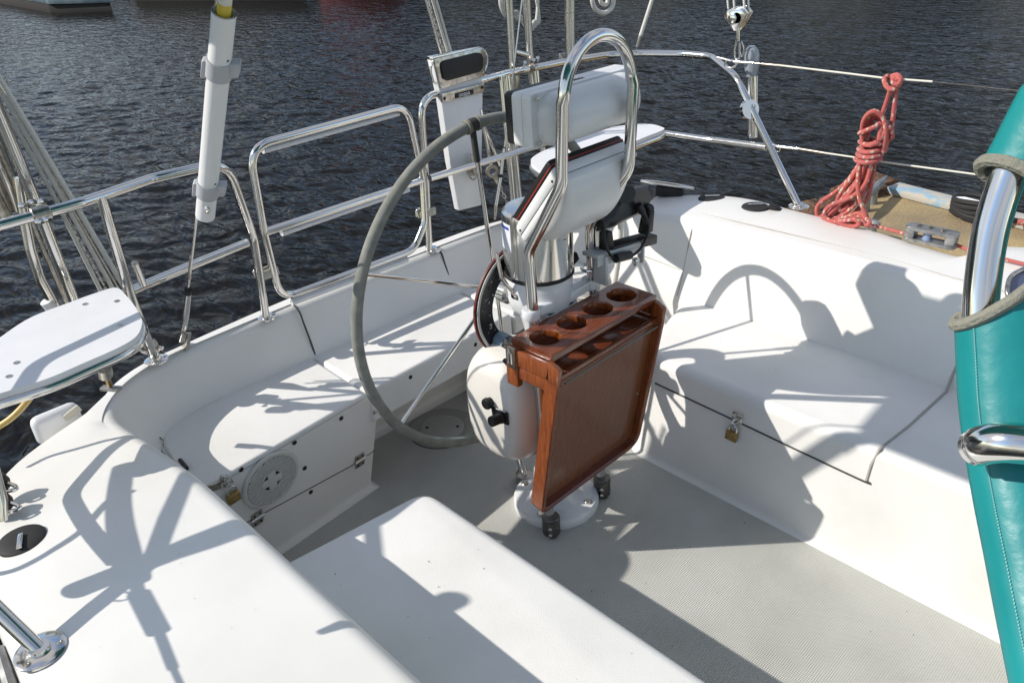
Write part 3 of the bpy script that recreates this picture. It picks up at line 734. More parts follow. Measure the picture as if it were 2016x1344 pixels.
bm = bmesh.new(); tube(bm, [a_, a_.lerp(b_, .5), b_], [.006, .0085, .008], 12); fin('lever', bm, BLACK, case)
lobj('lever_boss', [(.011, -.02), (.011, .006), (.014, .008), (.014, .018), (0, .02)], at(1016, 741, y=-.165), (0, 0, 1), GREYM, case, 24)

# ------------------------------------------------------------------ pedestal guard
guard = thing('pedestal_guard', 'polished steel tube hoop standing on two feet round the steering pedestal', 'guard rail', (.08, 0, 0))
gp = [leg_at(-.113, .0), leg_at(-.113, .90) + Vector((0, 0, 0)), Vector((.155, -.113, 1.10)), Vector((.160, -.113, 1.33)), ]
gq = [leg_at(.127, .0), leg_at(.127, .90), Vector((.165, .127, 1.08)), Vector((.172, .127, 1.30))]
left = fillet([gp[0], gp[1], gp[2], Vector((.162, -.113, 1.285))], .09, 8)
right = fillet([gq[0], gq[1], gq[2], Vector((.172, .127, 1.285))], .09, 8)
arc = [Vector((.167, .007 - .12 * math.cos(a), 1.285 + .125 * math.sin(a))) for a in np.linspace(0, math.pi, 26)][1:-1]
tobj('tube', left + arc + right[::-1], .0145, STEEL, guard, 20)
FOOTM = mat('tarnished_bronze', (.16, .15, .135), .38, .8)
def foot(x, y, rot=0, m=None):
    m = FOOTM
    f = lobj('foot_clamp', [(.027, 0), (.027, .026), (.0255, .028), (.0255, .030), (.027, .032), (.027, .058), (.024, .062), (.015, .062)], (x, y, 0), (0, 0, 1), m, guard, 28)
    bm = bmesh.new(); box(bm, (x + .020, y - .016, .029), (.020, .024, .054), Matrix.Rotation(-.6, 3, 'Z'), .003); fin('clamp_lug', bm, m, f)
    for z in (.014, .037): lobj('screw', [(.006, 0), (.006, .004), (.003, .006), (0, .006)], (x + .022, y - .027, z + .004), (.5, -.85, 0), STEEL, f, 12)
foot(.083, -.113); foot(.083, .127)
# aft stay: flat bent steel link
bm = bmesh.new(); tube(bm, fillet([(-.135, -.005, .03), (-.14, -.02, .12), (-.13, -.01, .15), (-.07, 0, .22), (-.05, 0, .30)], .03), .012, 12); fin('aft_stay', bm, STEEL, guard)
bm = bmesh.new(); lathe(bm, [(.028, 0), (.028, .035), (.018, .038)], (-.14, .0, 0), (0, 0, 1), 24); fin('stay_foot', bm, STEELD, guard)

# ------------------------------------------------------------------ varnished folding table
tab = thing('folding_table', 'varnished mahogany folding table with four cup holes, hanging forward of the pedestal', 'table', (.12, 0, .2))
ZT = .705; X0, X1, Y0, Y1 = .058, .190, -.208, .220
CUPS = [(.122, -.150), (.122, -.047), (.122, .057), (.122, .160)]
def top_with_holes():
    bm = bmesh.new(); hs = .040; n = 28; th = .020; cell = [Y0, (CUPS[0][1] + CUPS[1][1]) / 2, (CUPS[1][1] + CUPS[2][1]) / 2, (CUPS[2][1] + CUPS[3][1]) / 2, Y1]
    for ci, (cx, cy) in enumerate(CUPS):
        ya, yb = cell[ci], cell[ci + 1]; angs = [2 * math.pi * k / n + math.pi / 4 for k in range(n)]
        def sq(a):
            dx, dy = math.cos(a), math.sin(a); t = 1e9
            if dx > 1e-9: t = min(t, (X1 - cx) / dx)
            if dx < -1e-9: t = min(t, (X0 - cx) / dx)
            if dy > 1e-9: t = min(t, (yb - cy) / dy)
            if dy < -1e-9: t = min(t, (ya - cy) / dy)
            return (cx + dx * t, cy + dy * t)
        corners = sorted([math.atan2(b - cy, a - cx) % (2 * math.pi) for a in (X0, X1) for b in (ya, yb)])
        angs = sorted(set([round(2 * math.pi * k / n, 5) for k in range(n)] + [round(c, 5) for c in corners]))
        for zz, flip in ((ZT, 0), (ZT - th, 1)):
            I = [bm.verts.new((cx + (hs + (.002 if zz == ZT else 0)) * math.cos(a), cy + (hs + (.002 if zz == ZT else 0)) * math.sin(a), zz)) for a in angs]; O = [bm.verts.new((*sq(a), zz)) for a in angs]; m = len(angs)
            for k in range(m):
                f = (I[k], O[k], O[(k + 1) % m], I[(k + 1) % m]); bm.faces.new(f if not flip else f[::-1])
    # edges
    q = [(X0, Y0), (X1, Y0), (X1, Y1), (X0, Y1)]
    for k in range(4):
        a, b = q[k], q[(k + 1) % 4]; bm.faces.new([bm.verts.new((*a, ZT)), bm.verts.new((*a, ZT - th)), bm.verts.new((*b, ZT - th)), bm.verts.new((*b, ZT))])
    return fin('cup_rack', bm, WOODY, tab, 30)
rack = top_with_holes()
for cx, cy in CUPS:
    bm = bmesh.new(); lathe(bm, [(.0425, 0), (.0412, -.002), (.0398, -.005), (.0398, -.019), (.0402, -.0205)], (cx, cy, ZT + .0006), (0, 0, 1), 40, False); fin('cup_hole', bm, WOODZ, rack, 30)
    if cy != CUPS[3][1]: screw(rack, (cx - .004, cy + .004, ZT - .0735), (0, 0, 1), .005, STEELD)
bm = bmesh.new(); box(bm, (X1 + .003, .006, ZT - .010), (.012, Y1 - Y0 + .002, .021), None, .003); fin('front_edge', bm, WOODY, tab)
bm = bmesh.new(); box(bm, (X0 + .006, .006, ZT - .052), (.012, Y1 - Y0 - .004, .062), None, .002); fin('back_board', bm, WOODY, tab)
bm = bmesh.new(); box(bm, (X0 + .066, .006, ZT - .080), (.125, Y1 - Y0 - .02, .010), None, .002); fin('shelf_board', bm, WOODY, tab)
bm = bmesh.new(); box(bm, (X1 + .016, .006, ZT - .071), (.012, Y1 - Y0 - .012, .016), None, .003); fin('shelf_lip', bm, WOODY, tab)
bm = bmesh.new(); rod(bm, (X1 + .028, -.185, ZT - .084), (X1 + .028, .20, ZT - .084), .0030, 8); fin('hinge_rod', bm, FOOTM, tab)
for s, yy in ((-1, Y0 - .004), (1, Y1 + .004)):
    bm = bmesh.new(); box(bm, (X0 + .068, yy + .003 * s, ZT - .045), (.142, .014, .046), None, .002); fin('side_board', bm, WOODZ, tab)
    bm = bmesh.new(); box(bm, (X0 + .078, yy + .001 * s, ZT - .089), (.150, .012, .034), None, .002); fin('side_arm', bm, WOODZ, tab)
    bm = bmesh.new(); box(bm, (X0 + .010, yy + .002 * s, ZT - .075), (.040, .020, .115), None, .003); fin('corner_block', bm, WOODZ, tab)
bm = bmesh.new(); box(bm, (X0 + .016, Y0 - .019, ZT - .045), (.024, .005, .062), None, .001); lt = fin('latch', bm, STEELD, tab)
bm = bmesh.new(); tube(bm, [(X0 + .010, Y0 - .023, ZT - .026), (X0 + .022, Y0 - .025, ZT - .030), (X0 + .022, Y0 - .025, ZT - .058), (X0 + .010, Y0 - .025, ZT - .060)], .0028, 8, True); fin('latch_loop', bm, STEEL, lt)
# the tray itself, hanging open side forward
TY0, TY1 = -.222, .224; TT = Vector((.226, 0, .630)); TB = Vector((.150, 0, .172))
du = (TB - TT); TL = du.length; du.normalize(); tn = Vector((-du.z, 0, du.x)); tn = tn if tn.x > 0 else -tn    # forward normal
def tp(y, s, w=0): return TT + du * s + Vector((0, y, 0)) + tn * w
r_ = .045
outl = [(TY0, 0), (TY0, TL - .02), (TY0 + .02, TL), (TY1 - r_, TL), (TY1, TL - r_), (TY1, 0)]
def tray_outline(i):
    p = [Vector((TY0 + i, 0)), Vector((TY0 + i, TL - i)), Vector((TY1 - i, TL - i)), Vector((TY1 - i, 0))]
    out = [p[0]]; 
    for a, b, c, rr in ((p[0], p[1], p[2], max(.032 - i, .008)), (p[1], p[2], p[3], max(.055 - i, .012))):
        u, v = (a - b).normalized(), (c - b).normalized()
        for k in range(9):
            t = k / 8; out.append((b + u * rr) * (1 - t) ** 2 + b * 2 * t * (1 - t) + (b + v * rr) * t * t)
    out.append(p[3]); return out
oo, ii = tray_outline(0), tray_outline(.016)
bm = bmesh.new(); prism(bm, [tp(a.x, a.y, -.034) for a in tray_outline(.004) if a.y >= 0][0:1] + [tp(a.x, a.y, -.034) for a in tray_outline(.004)][1:], tn * .010); fin('tray_panel', bm, WOODP, tab, 30)
def railing(o, i, name, m, sl):
    bm = bmesh.new(); A = []
    for a, b in list(zip(o, i))[sl]:
        A.append([bm.verts.new(tp(a.x, a.y, -.042)), bm.verts.new(tp(a.x, a.y, -.002)), bm.verts.new(tp(a.x * .8 + b.x * .2, a.y * .8 + b.y * .2, .001)), bm.verts.new(tp(a.x * .2 + b.x * .8, a.y * .2 + b.y * .8, .001)), bm.verts.new(tp(b.x, b.y, -.003)), bm.verts.new(tp(b.x, b.y, -.042))])
    for P_, Q_ in zip(A, A[1:]):
        for k in range(6): bm.faces.new((P_[k], P_[(k + 1) % 6], Q_[(k + 1) % 6], Q_[k]))
    bm.faces.new(A[0]); bm.faces.new(A[-1]); return fin(name, bm, m, tab, 35)
railing(oo, ii, 'tray_rim', WOODZ, slice(0, 5)); railing(oo, ii, 'tray_rim', WOODY, slice(4, 15)); railing(oo, ii, 'tray_rim', WOODZ, slice(14, 20))
# uprights of the rim stand a little above the tray
for yy in (TY0 + .008, TY1 - .008):
    bm = bmesh.new(); q = [tp(yy - .008, -.056, -.040), tp(yy - .008, .004, -.042), tp(yy - .008, .004, .001), tp(yy - .008, -.046, -.002)]; prism(bm, q, (0, .016, 0), .003); fin('rim_horn', bm, WOODZ, tab)
for px, py in ((1109, 772), (1246, 822)): screw(tab, tp(-.200 if px < 1200 else .195, .06 if px < 1200 else .26, -.0235), tn, .0035, STEELD)
bm = bmesh.new(); box(bm, (.115, -.125, .42), (.018, .012, .40), None, .002); fin('support_strut', bm, WOODZ, tab)

# ------------------------------------------------------------------ instrument pods on the hoop
pod = thing('instrument_pod', 'long white instrument pod clamped across the top of the guard hoop', 'instrument pod', (.10, 0, 1.24))
PU = Vector((-.02, 0, 1)).normalized(); PX = Vector((1, 0, .02)).normalized()
def pp(x, y, z): return Vector((.070, .057, 1.237)) + PX * x + PU * z + Vector((0, y, 0))
hw, hh = .192, .062
def rrect(w, h, r, n=5): return rpoly([(-w, -h), (w, -h), (w, h), (-w, h)], r, n)
def podslab(name, x0, x1, w, h, r, m, bev=.006, k=1.0):
    bm = bmesh.new(); st = [(x0, 1.0 - bev * 3), (x0 + bev * .6, 1.0), (x1 - bev * .6, k), (x1, k * (1.0 - bev * 3))]; rings = []
    base = rrect(w, h, r)
    for x, s in st: rings.append([bm.verts.new(pp(x, p.x * (1 - (1 - s) * h / w), p.y * s)) for p in base])
    for A, Bq in zip(rings, rings[1:]):
        n = len(A)
        for i in range(n): bm.faces.new((A[i], A[(i + 1) % n], Bq[(i + 1) % n], Bq[i]))
    bm.faces.new(rings[0]); bm.faces.new(rings[-1]); return fin(name, bm, m, pod, 40)
podslab('front_bezel', -.068, -.040, hw - .003, hh - .001, .012, BLACK)
podslab('front_shell', -.042, -.0118, hw, hh, .014, PLAS, .0025)
podslab('parting_line', -.0122, -.0108, hw - .0008, hh - .0008, .014, SEAMM, .0001)
podslab('rear_shell', -.0112, .018, hw, hh, .014, PLAS, .004)
# half-round bulge on its back, ends spherical
bm = bmesh.new(); nn_, mm_ = 40, 18; R0 = .062; grid = []
for i in range(nn_ + 1):
    y = -hw + .020 + (2 * hw - .040) * i / nn_; e = min(y + hw - .020, hw - .020 - y); s = 1.0
    if e < .055: s = math.sqrt(max(0, 1 - ((.055 - e) / .055) ** 2))
    row = []
    for j in range(mm_ + 1):
        a = math.pi * j / mm_; row.append(bm.verts.new(pp(.018 + R0 * .95 * s * math.sin(a) ** .9, y, -.004 + R0 * (.35 + .65 * s) * math.cos(a))))
    grid.append(row)
for A, Bq in zip(grid, grid[1:]):
    for j in range(mm_): bm.faces.new((A[j], A[j + 1], Bq[j + 1], Bq[j]))
bm.faces.new(grid[0]); bm.faces.new(grid[-1][::-1]); fin('rear_bulge', bm, PLAS, pod, 60)
for y in (-.176, .176):
    for z in (-.05, .05): screw(pod, pp(.024, y, z), PX, .006, STEELD)
textobj('serial_number', '13461661', pp(-.002, -.02, hh + .0008), (0, -1, 0), (1, 0, 0), .017, BLACK, pod)

low = thing('chart_display', 'tilted white chart display with black and red edged bezel resting over the compass', 'instrument display', (.06, 0, 1.05))
# its own frame: u across (port), v up the tilted face, w out of the back
ya, yb = -.095, .185
b0, b1 = at(1013, 456, y=ya), at(1092, 333, y=ya)
LV = (b1 - b0); LH = LV.length; LV.normalize(); LW = Vector((0, 1, 0)).cross(LV); LW = LW if LW.x > 0 else -LW
LW.normalize()
def lp(u, v, w): return b0 + Vector((0, u - ya, 0)) + LV * v + LW * w
def lowslab(name, w0, w1, ins, m, r=.012):
    base = rpoly([(ya + ins, ins), (yb - ins, ins), (yb - ins, LH - ins), (ya + ins, LH - ins)], r, 5); bm = bmesh.new(); rings = []
    c = Vector(((ya + yb) / 2, LH / 2))
    for w, s in ((w0, .985), (w0 + .003, 1), (w1 - .003, 1), (w1, .985)): rings.append([bm.verts.new(lp(c.x + (p.x - c.x) * s, c.y + (p.y - c.y) * s, w)) for p in base])
    for A, Bq in zip(rings, rings[1:]):
        n = len(A)
        for i in range(n): bm.faces.new((A[i], A[(i + 1) % n], Bq[(i + 1) % n], Bq[i]))
    bm.faces.new(rings[0]); bm.faces.new(rings[-1]); return fin(name, bm, m, low, 40)
lowslab('bezel', -.030, -.006, .004, BLACK)
lowslab('red_edge', -.0155, -.0125, .0028, REDL)
lowslab('front_shell', -.006, .020, 0, PLAS)
lowslab('parting_line', .0198, .0212, .0015, SEAMM)
lowslab('rear_shell', .021, .040, 0, PLAS)
bm = bmesh.new(); grid = []; nn_, mm_ = 44, 20
for i in range(nn_ + 1):
    f = i / nn_; u = ya + .006 + (yb - ya - .012) * f; e = min(f, 1 - f) * (yb - ya - .012); s = 1.0
    if e < .06: s = math.sqrt(max(0, 1 - ((.06 - e) / .06) ** 2))
    row = []
    for j in range(mm_ + 1):
        t = j / mm_; v = .006 + (LH - .012) * t
        prof = math.sin(math.pi * (t ** .80)) ** .62 if 0 < t < 1 else 0
        row.append(bm.verts.new(lp(u, v, .036 + .060 * prof * (.12 + .88 * s))))
    grid.append(row)
for A, Bq in zip(grid, grid[1:]):
    for j in range(mm_): bm.faces.new((A[j], A[j + 1], Bq[j + 1], Bq[j]))
bm.faces.new(grid[0]); bm.faces.new(grid[-1][::-1]); fin('rear_bulge', bm, PLAS, low, 60)
for v, w in ((.02, .012), (LH - .03, .012)): screw(low, lp(ya - .0002, v, w), (0, -1, 0), .003, BLACK)

# ------------------------------------------------------------------ black sounder display on its grey bracket
gps = thing('sounder_display', 'black plastic display seen from behind on a grey bracket off the port hoop leg', 'display unit', (.10, .22, .90))
GX = .045; ALLOY = mat('light_alloy', (.50, .52, .52), .45, .25)
def gq(px, py, x=GX): return at(px, py, x=x)
back = [gq(1182, 438), gq(1212, 385), gq(1232, 374), gq(1277, 362), gq(1284, 372), gq(1287, 392), gq(1268, 418), gq(1200, 452), gq(1188, 452)]
bm = bmesh.new(); n0 = Vector((1, 0, 0))
cc = sum(back, Vector()) / len(back); rings = []
for w, s in ((-.045, .93), (-.040, 1.02), (-.012, 1.02), (.006, .92), (.018, .70)):
    rings.append([bm.verts.new(cc + (p - cc) * s + n0 * w + Vector((0, 0, w * .35))) for p in back])
for A, Bq in zip(rings, rings[1:]):
    for i in range(len(A)): bm.faces.new((A[i], A[(i + 1) % len(A)], Bq[(i + 1) % len(A)], Bq[i]))
bm.faces.new(rings[0]); bm.faces.new(rings[-1])
fin('housing', bm, mat('slate_plastic', (.022, .026, .030), .35), gps, 25)
bm = bmesh.new(); tube(bm, [gq(1231, 381, .062), gq(1231, 381, .071)], .028, 28); fin('round_boss', bm, bpy.data.materials['slate_plastic'], gps)
for a, b in (((1184, 452), (1186, 490)), ((1268, 412), (1262, 455))):
    bm = bmesh.new(); A_, B_ = gq(*a, .06), gq(*b, .06); v = (B_ - A_); s = Vector((0, .011, 0)); prism(bm, [A_ - s, A_ + s, B_ + s * 1.6, B_ - s * 1.6], (.03, 0, 0), .003); fin('yoke_arm', bm, BLACK, gps)
bm = bmesh.new(); A_, B_ = gq(1181, 486, .05), gq(1270, 462, .05); s = Vector((0, 0, .018)); prism(bm, [A_ - s, B_ - s, B_ + s * .6, A_ + s * .6], (.045, 0, 0), .004); fin('yoke_base', bm, BLACK, gps)
for px, py in ((1187, 441), (1276, 412)):
    c = gq(px, py, .068); lobj('side_knob', [(.012, -.012), (.014, -.01), (.014, .01), (.011, .013), (0, .013)], c, (0, 1, 0), BLACK, gps, 20)
A_, B_, C_, D_ = gq(1176, 505, .10), gq(1264, 478, .10), gq(1240, 466, .02), gq(1172, 480, .02)
bm = bmesh.new(); prism(bm, [gq(1177, 512, .10), gq(1262, 484, .10), gq(1262, 484, .10) + Vector((-.055, 0, 0)), gq(1177, 512, .10) + Vector((-.055, 0, 0))], (0, 0, .012), .002); fin('bracket_plate', bm, ALLOY, gps)
bm = bmesh.new(); prism(bm, [gq(1177, 512, .10), gq(1262, 484, .10), gq(1262, 484, .10) + Vector((0, 0, -.022)), gq(1177, 512, .10) + Vector((0, 0, -.022))], (-.006, 0, 0), .001); fin('bracket_flange', bm, ALLOY, gps)
bm = bmesh.new(); box(bm, gq(1183, 530, .085), (.045, .012, .085), None, .002); fin('bracket_cheek', bm, ALLOY, gps)
bm = bmesh.new(); box(bm, gq(1262, 500, .085), (.02, .010, .05), None, .002); fin('bracket_cheek', bm, ALLOY, gps)
lobj('wing_bolt', [(.009, -.01), (.009, 0), (.005, .004), (.005, .02), (0, .02)], gq(1250, 515, .095), (.6, -.8, 0), STEEL, gps, 14)
cbl = catmull([gq(1188, 440, .085), gq(1190, 470, .10), gq(1196, 492, .11), gq(1207, 506, .11), gq(1225, 508, .11), gq(1245, 503, .11), gq(1262, 488, .11), gq(1274, 465, .10), gq(1276, 440, .09), gq(1268, 420, .08), gq(1255, 408, .075)], 8)
tobj('power_cable', cbl, .0042, BLACK, gps, 10)
bm = bmesh.new(); tube(bm, [gq(1212, 509, .113), gq(1240, 502, .113)], .0125, 16); fin('ferrite', bm, BLACK, gps)
bm = bmesh.new(); tube(bm, catmull([gq(1256, 404, .075), gq(1266, 420, .08), gq(1274, 440, .09)], 6), [.011] * 6 + [.008] * 7, 12); fin('plug', bm, BLACK, gps)
# ring clamp at the guard leg, white braid sleeve behind
bm = bmesh.new(); lc = leg_at(.127, .775); tube(bm, [lc + Vector((.022 * math.cos(a), .024 * math.sin(a), 0)) for a in np.linspace(0, 6.2832, 25)[:-1]], .005, 8, True); fin('ring_clamp', bm, STEEL, gps)
shv = thing('mooring_line_white', 'white braided line hanging down behind the sounder bracket to the port bench', 'rope', tuple(at(1215, 560, x=-.25)))
tobj('braid', catmull([at(1222, 430, x=-.25), at(1221, 470, x=-.25), at(1216, 520, x=-.25), at(1206, 575, x=-.25), at(1190, 640, x=-.25)], 8), .010, LINE, shv, 12)

# ------------------------------------------------------------------ stern rail (pushpit)
def tjoin(o, pts, r=.0128, name='tube', parent=None, m=STEEL, seg=16, fr=.07):
    return tobj(name, fillet(pts, fr, 8) if fr else pts, r, m, parent or o, seg)
def basepl(parent, p, r=.036, axis=(0, 0, 1), nscrew=3):
    b = lobj('base_plate', [(r, 0), (r, .003), (r - .004, .005), (.017, .006), (.016, .012)], p, axis, STEEL, parent, 32)
    for k in range(nscrew):
        a = 2 * math.pi * k / nscrew + .4; ax = Vector(axis).normalized(); u = ax.orthogonal().normalized(); v = ax.cross(u)
        screw(b, Vector(p) + (u * math.cos(a) + v * math.sin(a)) * (r - .010) + ax * .0045, ax, .0055, STEELD)
    return b
ZR, ZM = 1.10, .83
def dk(x, y): return Vector((x, y, ztop(x)))
# starboard half
rs = thing('stern_rail', 'polished steel stern rail round the starboard quarter, left of the gate', 'rail', (-.75, -.9, .56), 'stern rails either side of the gate')
SB = dk(.147, -1.385)
post_top = at(452, 330, z=ZR)
stb = [at(300, 352, z=ZR), at(160, 400, z=ZR), at(0, 443, z=ZR), Vector((-.62, -1.38, ZR)), Vector((-.42, -1.51, ZR)), Vector((-.17, -1.50, .98)), SB]
tjoin(rs, [dk(-.83, -.435), at(500, 470, z=.83), at(446, 318, z=ZR)] + stb, fr=.09, name='top_rail')
tjoin(rs, [at(487, 478, z=ZM), at(400, 513, z=ZM), at(252, 575, z=ZM), at(0, 665, x=-.60) * 0 + Vector((-.62, -1.28, ZM)), Vector((-.42, -1.40, ZM)), Vector((-.12, -1.42, .86))], fr=.15, name='mid_rail')
tjoin(rs, [at(199, 388, z=ZR), at(258, 585, z=ZM), at(306, 705, z=.565)], fr=0, name='stanchion')
tjoin(rs, [at(265, 518, z=.93), at(282, 560, z=.855)], fr=0, name='stub_tube', r=.009)
basepl(rs, at(308, 709, z=.562), .034); basepl(rs, dk(-.832, -.428), .03)
bpl = basepl(rs, SB - Vector((0, 0, 0)), .040)
cl = lobj('clamp', [(.019, -.018), (.021, -.015), (.021, .015), (.019, .018)], at(298, 683, z=.605), (at(258, 585, z=ZM) - at(306, 705, z=.565)), STEELD, rs, 20)
for s_ in (-1, 1): lobj('bolt', [(.006, 0), (.006, .02), (0, .022)], at(298 + 12 * s_, 683, z=.605), (s_, .3, 0), STEEL, cl, 10)
tobj('shackle_link', fillet([at(268, 655, z=.66), at(273, 690, z=.62), at(290, 695, z=.61)], .02), .004, STEEL, rs, 8)
# port half
rp = thing('stern_rail', 'polished steel stern rail sweeping round the port quarter, right of the gate', 'rail', (-.6, 1.0, .56), 'stern rails either side of the gate')
PB = dk(.115, 1.19)
tjoin(rp, [dk(-.835, .245), at(838, 345, z=.83), at(827, 196, z=ZR), at(880, 177, z=ZR), at(1000, 144, z=ZR), at(1130, 118, z=ZR), at(1200, 108, z=ZR), at(1262, 105, z=ZR), at(1340, 106, z=ZR), at(1400, 111, z=1.10), at(1450, 152, y=1.21), at(1490, 236, y=1.20), PB], fr=.11, name='top_rail')
tjoin(rp, [at(846, 351, z=ZM), at(1000, 305, z=ZM), at(1110, 272, z=ZM), at(1220, 258, z=ZM), at(1303, 262, z=ZM), at(1400, 276, z=ZM), at(1510, 290, y=1.2)], fr=.2, name='mid_rail')
basepl(rp, PB, .036); basepl(rp, dk(-.832, .262), .03)
for a, b in (((998, 150), (1018, 385)), ((1055, 140), (1075, 330))):
    p = at(*a, z=ZR); q = dk(p.x + .06, p.y - .02); tjoin(rp, [p, q], fr=0, name='stanchion')
tjoin(rp, [at(988, 150, z=ZR), Vector((-.80, .66, .56))], fr=0, name='stanchion')
lobj('rail_joint', [(.0, -.01), (.034, -.01), (.034, .01), (0, .01)], at(1475, 216, y=1.195), (.9, -.45, .3), STEEL, rp, 24)
for a in (0, 3.14): screw(rp, at(1475, 216, y=1.195) + Vector((.008, -.006, 0)) + Vector((.008, .012, .012)) * math.cos(a), (.9, -.45, .3), .0055, STEELD)
# hinged gate
gate = thing('stern_gate', 'hinged steel gate in the middle of the stern rail with three white tread strips', 'gate', (-.8, -.1, .56))
def gt(px, py, z): return at(px, py, z=z)
gtl, gtr = at(490, 290, z=ZR), at(800, 207, z=ZR)
gbl, gbr = at(552, 590, z=.595), at(815, 492, z=.60)
ml, mr_ = at(520, 458, z=.84), at(832, 355, z=.83)
gr0 = at(836, 440, z=.68)
tjoin(gate, [gtl, gtr, mr_, gr0, gbr, gbl, ml, gtl + (gtr - gtl) * .0001], fr=.07, name='frame') if False else None
fr_pts = [gtl, gtr, mr_, gr0, gbr, gbl, ml]
bm = bmesh.new(); tube(bm, fillet(fr_pts, .075, 8, True), .0125, 16, True); fin('frame', bm, STEEL, gate)
tobj('cross_tube', [ml, mr_], .0125, STEEL, gate, 16)
def strip(a, b, drop):
    A, Bq = at(*a[:2], z=a[2]), at(*b[:2], z=b[2]); v = (Bq - A); n = Vector((v.y, -v.x, 0)).normalized(); n = n if n.x > 0 else -n
    bm = bmesh.new(); tube(bm, [A, Bq], .010, 12); tube(bm, [A + Vector((0, 0, -.006)) + n * .004, Bq + Vector((0, 0, -.006)) + n * .004], .010, 12); fin('tread_strip', bm, BOARD, gate)
strip((515, 292, 1.083), (782, 219, 1.083), 0); strip((552, 455, .822), (802, 369, .822), 0); strip((572, 592, .578), (800, 507, .578), 0)
def latch(px, py, z, m):
    c = at(px, py, z=z); v = (gtr - gtl).normalized(); u = Vector((0, 0, 1)); n = v.cross(u)
    n = n if n.x > 0 else -n; Rl = Matrix((v, u, v.cross(u))).transposed()
    bm = bmesh.new(); box(bm, c + n * .014, (.072, .030, .010), Rl, .005); l = fin('latch_plate', bm, m, gate)
    bm = bmesh.new(); box(bm, c - n * .016, (.066, .028, .008), Rl, .004); fin('latch_back', bm, m, l)
    screw(l, c + n * .0195 + v * .02, n, .006, STEELD)
    tobj('latch_pin', fillet([c + v * -.034 + u * -.01, c + v * -.042 + u * .018, c + v * -.03 + u * .026, c + v * -.012 + u * .01], .01), .0035, STEEL, l, 8)
LAT = mat('aged_nylon', (.50, .48, .40), .45)
latch(524, 537, .70, LAT); latch(838, 418, .70, LAT)

# ------------------------------------------------------------------ corner seats
def cornerseat(label, top, z, legs, holes, grp='corner seats on the stern rail'):
    pts = [at(a, b, z=z) for a, b in top]; c = sum(pts, Vector()) / len(pts)
    t = thing('corner_seat', label, 'seat board', c, grp)
    P2 = [Vector((p.x, p.y)) for p in catmull(pts, 6, True)]
    area = sum(a.x * b.y - b.x * a.y for a, b in zip(P2, P2[1:] + P2[:1]))
    if area < 0: P2.reverse()
    bm = bmesh.new(); prism(bm, [(p.x, p.y, z - .014) for p in P2], (0, 0, .014), 0); fin('board', bm, BOARD, t, 30)
    bm = bmesh.new(); q = inset(P2, .004); tube(bm, [(p.x, p.y, z - .024) for p in q], .0105, 10, True); fin('rim_tube', bm, STEEL, t)
    for a, b in holes: lobj('screw', [(.007, 0), (.0065, .0015), (0, .0008)], at(a, b, z=z), (0, 0, 1), STEELD, t, 14)
    return t
TL = [(-62, 782), (-48, 700), (0, 664), (60, 625), (140, 594), (190, 576), (228, 566), (247, 580), (262, 598), (277, 622), (279, 640), (268, 662), (235, 683), (170, 712), (90, 746), (0, 774), (-36, 786)]
cornerseat('white corner seat board at the left edge, on the starboard stern rail', TL, .870, [], [(168, 599), (230, 593), (236, 641), (18, 741), (33, 714)])
TRs = [(1060, 302), (1100, 285), (1160, 262), (1220, 248), (1275, 244), (1303, 250), (1305, 256), (1270, 270), (1200, 300), (1140, 327), (1100, 345), (1070, 338), (1045, 318)]
cornerseat('white corner seat board of the port stern rail, seen between the instrument pods', TRs, .885, [], [(1230, 262)])
# adjustable leg with a foot under the starboard board
lg = thing('seat_strut', 'short telescopic steel strut with brass foot pin under the white starboard seat board', 'strut', tuple(at(212, 770, z=.60)))
a_, b_, c_ = at(196, 690, z=.78), at(205, 728, z=.70), at(216, 758, z=.63)
tobj('tube', [a_, b_], .0135, STEELD, lg, 16); tobj('socket', [b_ + (a_ - b_) * .15, b_ - (a_ - b_) * .25], .0185, STEELD, lg, 18)
tobj('pin', [b_, c_], .0075, BRASS, lg, 10); bm = bmesh.new(); box(bm, c_ - Vector((0, 0, .01)), (.055, .02, .010), Matrix.Rotation(.6, 3, 'Z'), .003); fin('foot', bm, GREYM, lg)
# tall bent leg and the davit lines in the left corner
XP = -.90
dv = thing('davit', 'pair of long steel davit tubes leaning up behind the starboard stern rail', 'davit', tuple(at(150, 620, x=XP)))
tobj('tube', fillet([at(36, 350, x=XP), at(50, 440, x=XP), at(60, 490, x=XP), at(78, 548, x=XP), at(110, 606, x=XP)], .10), .0135, STEEL, dv, 16)
tobj('white_collar', [at(92, 592, x=XP), at(112, 616, x=XP)], .018, BOARD, dv, 18)
tobj('tube', [at(-40, 130, x=XP + .04), at(67, 390, x=XP + .04), at(148, 600, x=XP + .04)], .0145, STEEL, dv, 16)
tobj('thin_tube', [at(-50, 190, x=XP - .03), at(45, 400, x=XP - .03), at(132, 600, x=XP - .03)], .0065, STEELD, dv, 12)
tobj('wide_tube', [at(-70, 150, x=XP - .06), at(-10, 300, x=XP - .06), at(34, 412, x=XP - .06)], .026, STEEL, dv, 20)
tobj('wide_tube', [at(-90, 250, x=XP - .02), at(-30, 360, x=XP - .02), at(8, 432, x=XP - .02)], .022, STEELD, dv, 20)
vv = (at(160, 400, z=ZR) - at(0, 443, z=ZR)).normalized()
lobj('pipe_clamp', [(.017, -.02), (.019, -.018), (.019, .018), (.017, .02)], at(80, 421, z=ZR), vv, STEELD, dv, 20)
for px, py in ((64, 398), (84, 396), (78, 436), (92, 432), (45, 405)): lobj('clamp_bolt', [(.007, -.012), (.007, .012), (0, .015)], at(px, py, z=ZR), (.8, -.5, .3), STEEL, dv, 12)
